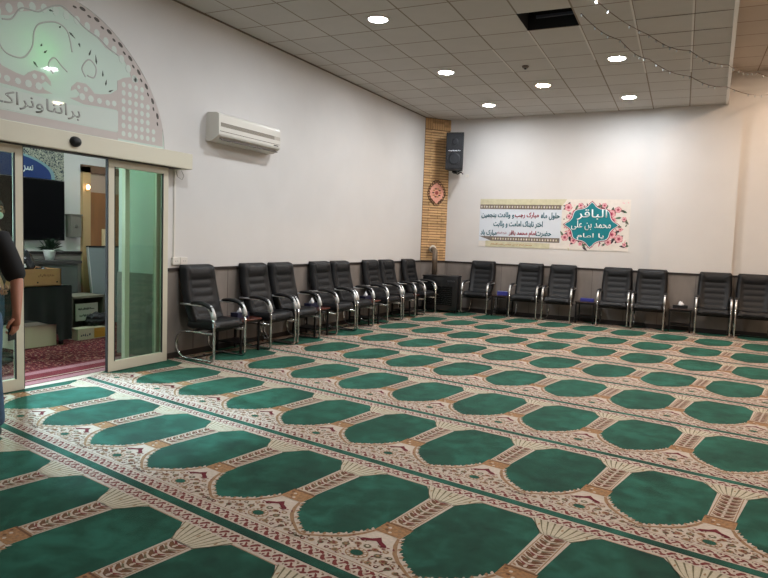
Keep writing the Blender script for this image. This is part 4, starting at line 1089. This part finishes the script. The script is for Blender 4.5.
# carton with bags on top
CARD = mat('cardboard', (176, 128, 88), .8, var=.06); 
e = thing('cardboard_box', 'wide open brown cardboard carton on the black-draped table', 'box', (-7.62, 4.78, .769))
m = MB(); m.box((-.2, -.40, 0), (.30, .56, .012), CARD); m.box((.285, -.40, 0), (.30, .56, .215), CARD); m.box((-.2, -.40, 0), (-.185, .56, .215), CARD); m.box((-.2, -.40, 0), (.3, -.385, .215), CARD); m.box((-.2, .545, 0), (.3, .56, .215), CARD); m.build('carton', e)
m = MB()
for y in (.24, .50): m.cyl((.301, y, .05), (.303, y, .05), .011, DARKGAP, 10)
m.build('hand_hole', e)
marks('printed_marks', 'x', (.25, .115), (.22, .045), .3, .3012, mat('print_brown', (132, 88, 60), .8), e, 10, 4)
def lump(name, c, r, mt, label, cat, seed, parent=None, rough_=.25):
    from mathutils import noise
    m = MB(); t = bmesh.new(); bmesh.ops.create_icosphere(t, subdivisions=4, radius=1)
    for v in t.verts:
        d_ = 1 + rough_ * noise.noise(v.co * 2.2 + Vector((seed, 0, 0))) + rough_ * .5 * noise.noise(v.co * 6 + Vector((0, seed, 0)))
        v.co = Vector((v.co.x * r[0] * d_, v.co.y * r[1] * d_, max(-r[2] * .75, v.co.z * r[2] * d_)))
    m.add(t, mt, True); o = m.build(name); o.location = c; tag(o, label, cat); return o
BAG = mat('bin_bag', (16, 16, 22), .25, spec=.6)
lump('plastic_bag', (-7.55, 4.90, 1.0), (.17, .20, .24), BAG, 'shiny black plastic bag heaped in the left of the cardboard box', 'bag', 3)
lump('plastic_bag', (-7.55, 5.22, .89), (.13, .10, .10), BAG, 'smaller black plastic bag at the right of the cardboard box', 'bag', 8)
m = MB(); m.prism([(0, 0), (.10, .01), (.085, .05), (.02, .045)], 'x', 0, .03, TISS); o = m.build('paper_scrap'); o.location = (-7.38, 4.80, 1.0); tag(o, 'crumpled white paper on the black bag in the carton', 'paper')
# box with a framed sign + black shoes, cartons
e = thing('display_case', 'olive grey display box with a framed white notice on the rug', 'box', (-7.99, 6.10, .006))
OG = mat('case_olive', (84, 82, 68), .6)
m = MB(); m.box((-.25, -.26, 0), (.2, .28, .03), OG); m.box((-.25, -.26, .52), (.2, .28, .55), mat('case_top', (128, 124, 106), .5)); m.box((-.25, -.26, 0), (-.23, .28, .55), OG); m.box((-.25, -.26, 0), (.2, -.235, .55), OG); m.box((-.25, .255, 0), (.2, .28, .55), OG); m.build('case', e)
MB().box((.15, -.17, .2), (.165, .19, .44), mat('notice_white', (196, 192, 178), .6)).build('notice', e)
for k in range(2): marks('printed_marks', 'x', (-.13 + k * .02, .345 - k * .09), (.27 - k * .05, .045), .165, .1662, DARKGAP, e, 12, 6 + k)
lump('black_shoes', (-7.60, 6.10, .235), (.09, .16, .10), BLKPL, 'dark bundle in front of the framed notice', 'bundle', 12)
e = thing('printed_carton', 'low white and yellow printed carton on the rug', 'box', (-7.55, 5.90, .005))
MB().box((-.10, -.22, 0), (.10, .21, .15), mat('carton_white', (206, 192, 170), .7)).build('carton', e); MB().box((.1, .03, .01), (.103, .205, .14), mat('carton_yellow', (206, 150, 56), .6)).build('yellow_panel', e)
marks('printed_marks', 'x', (-.18, .04), (.16, .06), .1, .1012, mat('print_navy', (60, 60, 80), .6), e, 5, 9)
m = MB(); m.box((-.16, -.26, 0), (.16, .27, .27), mat('carton_pale', (206, 190, 166), .7), .004); o = m.build('floor_carton'); o.location = (-7.55, 5.05, .005); tag(o, 'pale carton on the rug under the black-draped table', 'box')

# vestibule lights: added cool panels, spot and daylight window; green lamp behind the fanlight
def panel(x, y, lx, ly, label, s):  # unseen panels added to brighten the vestibule
    t = thing('added_panel_light', label, 'ceiling light', (x, y, 3.75)); MB().box((-lx / 2, -ly / 2, -.03), (lx / 2, ly / 2, 0), PLAST).build('frame', t)
    MB().box((-lx / 2 + .02, -ly / 2 + .02, -.034), (lx / 2 - .02, ly / 2 - .02, -.031), emis('added_panel_cool', (.86, .96, 1), s * 6)).build('diffuser', t)
panel(-7.3, 3.0, .6, .6, 'added square cool ceiling panel in the vestibule above the doorway, out of view', 12); panel(-7.3, 6.6, .6, .6, 'added square cool ceiling panel at the far end of the vestibule, out of view', 5)
e = thing('added_spotlight', 'cool white lamp added out of view on the vestibule ceiling to light the threshold', 'added_spotlight', (-7.4, 4.8, 3.75))  # unseen lamp added to make the lit patch on the carpet by the door
MB().lathe([(.05, 0), (.05, -.05), (.04, -.06)], BLKPL, 20).build('base', e)
sd = bpy.data.lights.new('added_spot_lamp', 'SPOT'); sd.energy = 2200; sd.color = (.55, .84, 1); sd.spot_size = math.radians(34); sd.spot_blend = .8; sd.shadow_soft_size = .12
so_ = bpy.data.objects.new('added_spot_lamp', sd); COL.objects.link(so_); so_.location = (-7.4, 4.8, 3.66); so_.rotation_euler = (Vector((-4.35, 3.75, 0)) - Vector((-7.4, 4.8, 3.66))).to_track_quat('-Z', 'Y').to_euler()
e = thing('green_lamp', 'glowing green lamp seen through the frosted fanlight', 'lamp', (-5.86, 3.96, 3.10))
m = MB(); m.ell((0, 0, 0), (.04, .04, .04), emis('lamp_green', (.10, 1, .20), 380)); m.build('bulb', e); m = MB(); m.cyl((0, 0, .03), (0, 0, .65), .008, BLKMET, 8); m.build('stem', e)
m = MB(); m.box((VX + .01, 1.0, .05), (VX + .03, 3.0, 2.3), emis('added_daylight_pane', (.70, .88, 1), 22)); o = m.build('added_window_4'); o['kind'] = 'structure'  # unseen glowing window added to send cool light through the doorway
m = MB(); m.box((VX, .92, 0), (VX + .06, 1.0, 2.38), CREAMF); m.box((VX, 3.0, 0), (VX + .06, 3.08, 2.38), CREAMF); m.box((VX, .92, 2.3), (VX + .06, 3.08, 2.38), CREAMF); m.box((VX, 1.97, 0), (VX + .06, 2.03, 2.3), CREAMF); m.build('added_window_frame', o)

# ------------------------------------------------------------------ people
SKIN = mat('skin', (176, 122, 100), .55, var=.05, vscale=12); HAIR = mat('hair_dark', (26, 22, 20), .6, bump=.5, bscale=120)
TEE = mat('black_tshirt', (16, 17, 21), .85); JEAN = mat('blue_jeans', (58, 84, 112), .8, var=.15, vscale=18); SHOE = mat('shoe_black', (18, 16, 16), .5)
def skin_mesh(name, chains, mt, parent, sub=2):
    """chains: lists of (point, radius); a first point that equals an earlier one joins it"""
    vs, rs_, es, key = [], [], [], {}
    for ch in chains:
        prev = None
        for p, r in ch:
            k = tuple(round(x, 4) for x in p)
            if k not in key: key[k] = len(vs); vs.append(p); rs_.append(r)
            i = key[k]
            if prev is not None and prev != i: es.append((prev, i))
            prev = i
    me = bpy.data.meshes.new(name); me.from_pydata(vs, es, []); o = bpy.data.objects.new(name, me); COL.objects.link(o); o.parent = parent
    me.materials.append(mt)
    sk = o.modifiers.new('skin', 'SKIN'); sk.use_smooth_shade = True
    sv = me.skin_vertices[0].data if me.skin_vertices else None
    if sv is None:
        bm = bmesh.new(); bm.from_mesh(me); bm.verts.layers.skin.verify(); bm.to_mesh(me); bm.free(); sv = me.skin_vertices[0].data
    # one root per connected island
    par = list(range(len(vs)))
    def find(a):
        while par[a] != a: a = par[a]
        return a
    for a, b in es: par[find(a)] = find(b)
    seen = set()
    for i, r in enumerate(rs_):
        rr = r if isinstance(r, tuple) else (r, r)
        sv[i].radius = rr; sv[i].use_root = find(i) not in seen; seen.add(find(i))
    ss = o.modifiers.new('sub', 'SUBSURF'); ss.levels = sub; ss.render_levels = sub
    return o
def head_parts(par, c, mt, turn=0, glasses=False, mask=False):
    """skull with face, at head centre c, facing -y; returns nothing"""
    from mathutils import noise
    m = MB(); t = bmesh.new(); bmesh.ops.create_uvsphere(t, u_segments=32, v_segments=24, radius=1)
    for v in t.verts:
        x, y, z = v.co
        wx = .078 * (1 - .22 * max(0, -z) ** 1.5); fy = .098 * (1 - .10 * max(0, -z)); zz = z * (.118 if z > 0 else .125)
        yy = y * fy
        if y < 0:   # face relief
            nose = math.exp(-((x / .16) ** 2)) * math.exp(-(((z + .12) / .22) ** 2)); yy -= .024 * nose
            for ex in (-.40, .40): yy += .012 * math.exp(-(((x - ex) / .2) ** 2) - ((z - .08) / .12) ** 2)
            yy -= .006 * math.exp(-((z - .26) / .1) ** 2) * math.exp(-(x / .6) ** 2)
            yy -= .008 * math.exp(-(x / .28) ** 2 - ((z + .50) / .09) ** 2); yy += .005 * math.exp(-(x / .3) ** 2 - ((z + .44) / .03) ** 2)
            yy -= .012 * math.exp(-(x / .35) ** 2 - ((z + .86) / .2) ** 2)
        v.co = Vector((x * wx, yy, zz))
    m.add(t, mt, True)
    for s_ in (-1, 1): m.ell((s_ * .079, .008, -.005), (.012, .020, .032), mt, 10, 8)
    h_ = m.build('head', par); h_.location = c; h_.rotation_euler = (0, 0, turn)
    m = MB()
    for s_ in (-1, 1):
        m.ell((s_ * .031, -.079, .009), (.013, .008, .008), mat('eye_white', (220, 216, 210), .3), 10, 8); m.ell((s_ * .031, -.0855, .009), (.005, .003, .005), DARKGAP, 8, 6)
    m.build('eye', h_)
    m = MB(); m.ell((0, -.094, -.055), (.024, .007, .006), mat('lips', (150, 84, 76), .5), 12, 6); m.build('mouth', h_)
    m = MB(); t = bmesh.new(); bmesh.ops.create_uvsphere(t, u_segments=28, v_segments=18, radius=1)
    for v in list(t.verts):
        x, y, z = v.co
        d_ = 1 + .03 * noise.noise(v.co * 9); v.co = Vector((x * .086 * d_, y * .106 * d_ + .006, z * .130 * d_ + .002))
    kill = [f for f in t.faces if (f.calc_center_median().z < .045 and f.calc_center_median().y < -.01) or f.calc_center_median().z < -.06]
    bmesh.ops.delete(t, geom=kill, context='FACES'); m.add(t, HAIR, True); hr = m.build('hair', h_)
    so = hr.modifiers.new('s', 'SOLIDIFY'); so.thickness = .008
    if glasses:
        m = MB()
        for s_ in (-1, 1): m.tube([(s_ * .033 + .024 * math.cos(a), -.100, .010 + .017 * math.sin(a)) for a in [2 * PI * k / 14 for k in range(14)]], .0025, BLKPL, 6, closed=True); m.tube([(s_ * .057, -.100, .014), (s_ * .082, .0, .012)], .0025, BLKPL, 6)
        m.tube([(-.009, -.101, .012), (.009, -.101, .012)], .0025, BLKPL, 6); m.build('glasses', h_)
    if mask:
        m = MB(); t = bmesh.new(); bmesh.ops.create_uvsphere(t, u_segments=24, v_segments=16, radius=1)
        for v in t.verts: v.co = Vector((v.co.x * .066, v.co.y * .030 - .078, v.co.z * .046 - .058))
        m.add(t, mat('mask_white', (214, 216, 216), .8), True); m.build('face_mask', h_)
    return h_
def person(label, loc, rz, top_mt, head_turn=0, arm_fwd=.06, hold=False, glasses=False, mask=False, elbow_out=.06):
    root = thing('person', label, 'person', loc, rz)
    hs = .105
    # left/right legs, torso, neck
    pel = (0, .01, .92); ch = [[(pel, (.145, .105)), ((0, .005, 1.08), (.125, .092)), ((0, .0, 1.25), (.15, .105)), ((0, .01, 1.40), (.13, .085)), ((0, .015, 1.48), (.058, .058)), ((0, .0, 1.56), (.052, .055)), ((0, -.005, 1.60), (.05, .055))]]
    feet = {}
    for s_ in (-1, 1):
        an = (s_ * .12, .03, .09)
        ch.append([(pel, .14), ((s_ * .095, .01, .84), (.085, .09)), ((s_ * .105, -.01, .50), (.058, .06)), ((s_ * .11, .02, .28), (.050, .055)), (an, (.036, .04)), ((s_ * .125, -.03, .05), (.036, .032)), ((s_ * .13, -.13, .035), (.036, .022))])
    hands = []
    arms = []
    for s_ in (-1, 1):
        sh = (s_ * .185, .015, 1.40); el = (s_ * (.235 + elbow_out * .5), .03 - arm_fwd * .3, 1.13); wr = (s_ * (.245 + elbow_out), -.06 - arm_fwd, .905)
        arms.append((sh, el, wr))
        ch.append([((0, .01, 1.40), .13), (sh, (.058, .06)), (el, (.043, .045)), (((el[0] + wr[0]) / 2, (el[1] + wr[1]) / 2, (el[2] + wr[2]) / 2 + .01), (.038, .040)), (wr, (.024, .030)), ((wr[0], wr[1] - .015, wr[2] - .05), (.020, .038)), ((wr[0], wr[1] - .02, wr[2] - .085), (.016, .038))])
        pb_ = Vector((wr[0], wr[1] - .015, wr[2] - .075)); inn = -s_
        for k in range(4):
            b = pb_ + Vector((0, -.030 + k * .020, .0)); ln = (.85, 1.0, .95, .75)[k]
            f = [(tuple(b), .0095), (tuple(b + Vector((inn * .004, 0, -.035 * ln))), .0095), (tuple(b + Vector((inn * .022, -.001, -.060 * ln))), .0088), (tuple(b + Vector((inn * .040, -.002, -.056 * ln))), .0082), (tuple(b + Vector((inn * .048, -.002, -.040 * ln))), .0075)]
            ch.append(f)
        b = Vector((wr[0], wr[1] - .035, wr[2] - .025)); ch.append([(tuple(b), .012), (tuple(b + Vector((inn * .012, -.022, -.022))), .0115), (tuple(b + Vector((inn * .026, -.026, -.048))), .010), (tuple(b + Vector((inn * .034, -.020, -.068))), .0085)])
        hands.append((wr, inn))
    skin_mesh('body', ch, SKIN, root)
    # shirt over torso and upper arms
    sc = [[((0, .01, .83), (.182, .142)), ((0, .01, .92), (.176, .134)), ((0, .005, 1.08), (.155, .118)), ((0, .0, 1.25), (.172, .128)), ((0, .01, 1.385), (.150, .105)), ((0, .015, 1.455), (.075, .075))]]
    for sh, el, wr in arms:
        mid = tuple(a * .25 + b * .75 for a, b in zip(sh, el)); e2 = tuple(a + (b - a) * 1.08 for a, b in zip(sh, el))
        sc.append([((0, .01, 1.385), .13), (sh, (.080, .082)), (mid, (.074, .076)), (e2, (.072, .074))])
    skin_mesh('tshirt', sc, top_mt, root)
    jc = [[((0, .01, .97), (.150, .115)), ((0, .01, .90), (.160, .12))]]
    for s_ in (-1, 1): jc.append([((0, .01, .90), (.16, .12)), ((s_ * .095, .01, .80), (.100, .105)), ((s_ * .105, -.01, .50), (.080, .085)), ((s_ * .112, .02, .25), (.072, .078)), ((s_ * .118, .03, .07), (.070, .078))])
    skin_mesh('jeans', jc, JEAN, root)
    for s_ in (-1, 1):
        m = MB(); t = bmesh.new(); bmesh.ops.create_uvsphere(t, u_segments=20, v_segments=12, radius=1)
        for v in t.verts:
            x, y, z = v.co; v.co = Vector((x * (.050 - .004 * y), y * .145 - .055, max(0, .045 + z * (.048 + .012 * y))))
        m.add(t, SHOE, True); o = m.build('shoe', root); o.location = (s_ * .125, 0, 0)
    head_parts(root, (0, -.02, 1.655), SKIN, head_turn, glasses, mask)
    if hold:
        wr, inn = hands[1]
        m = MB(); m.box((-.006, -.035, -.07), (.006, .035, .07), BLKPL, .004); o = m.build('phone'); M_ = Matrix.Translation(loc) @ Matrix.Rotation(rz, 4, 'Z') @ Matrix.Translation((wr[0] + inn * .026, wr[1] - .02, wr[2] - .105)); o.matrix_world = M_
        tag(o, 'black phone held in the hand of the person at the left edge', 'phone')
    return root
person('person in a black t-shirt and jeans standing at the left edge, arm hanging down', (-4.515, 2.62, .003), math.radians(28), TEE, hold=True, elbow_out=.12)
person('person with glasses and face mask standing behind the left glass door leaf', (-6.86, 4.20, .009), math.radians(138), mat('dark_grey_top', (34, 36, 42), .85), glasses=True, mask=True, head_turn=math.radians(-70))

# ------------------------------------------------------------------ world + view
w_ = bpy.data.worlds.new('world'); SC.world = w_; w_.use_nodes = True
w_.node_tree.nodes['Background'].inputs[0].default_value = (.5, .5, .5, 1); w_.node_tree.nodes['Background'].inputs[1].default_value = .0
SC.view_settings.view_transform = 'Standard'; SC.view_settings.look = 'None'; SC.view_settings.gamma = 1; SC.view_settings.exposure = 0
SC.view_settings.use_curve_mapping = False
SC.cycles.max_bounces = 10; SC.cycles.diffuse_bounces = 5
SC.cycles.sample_clamp_indirect = 6
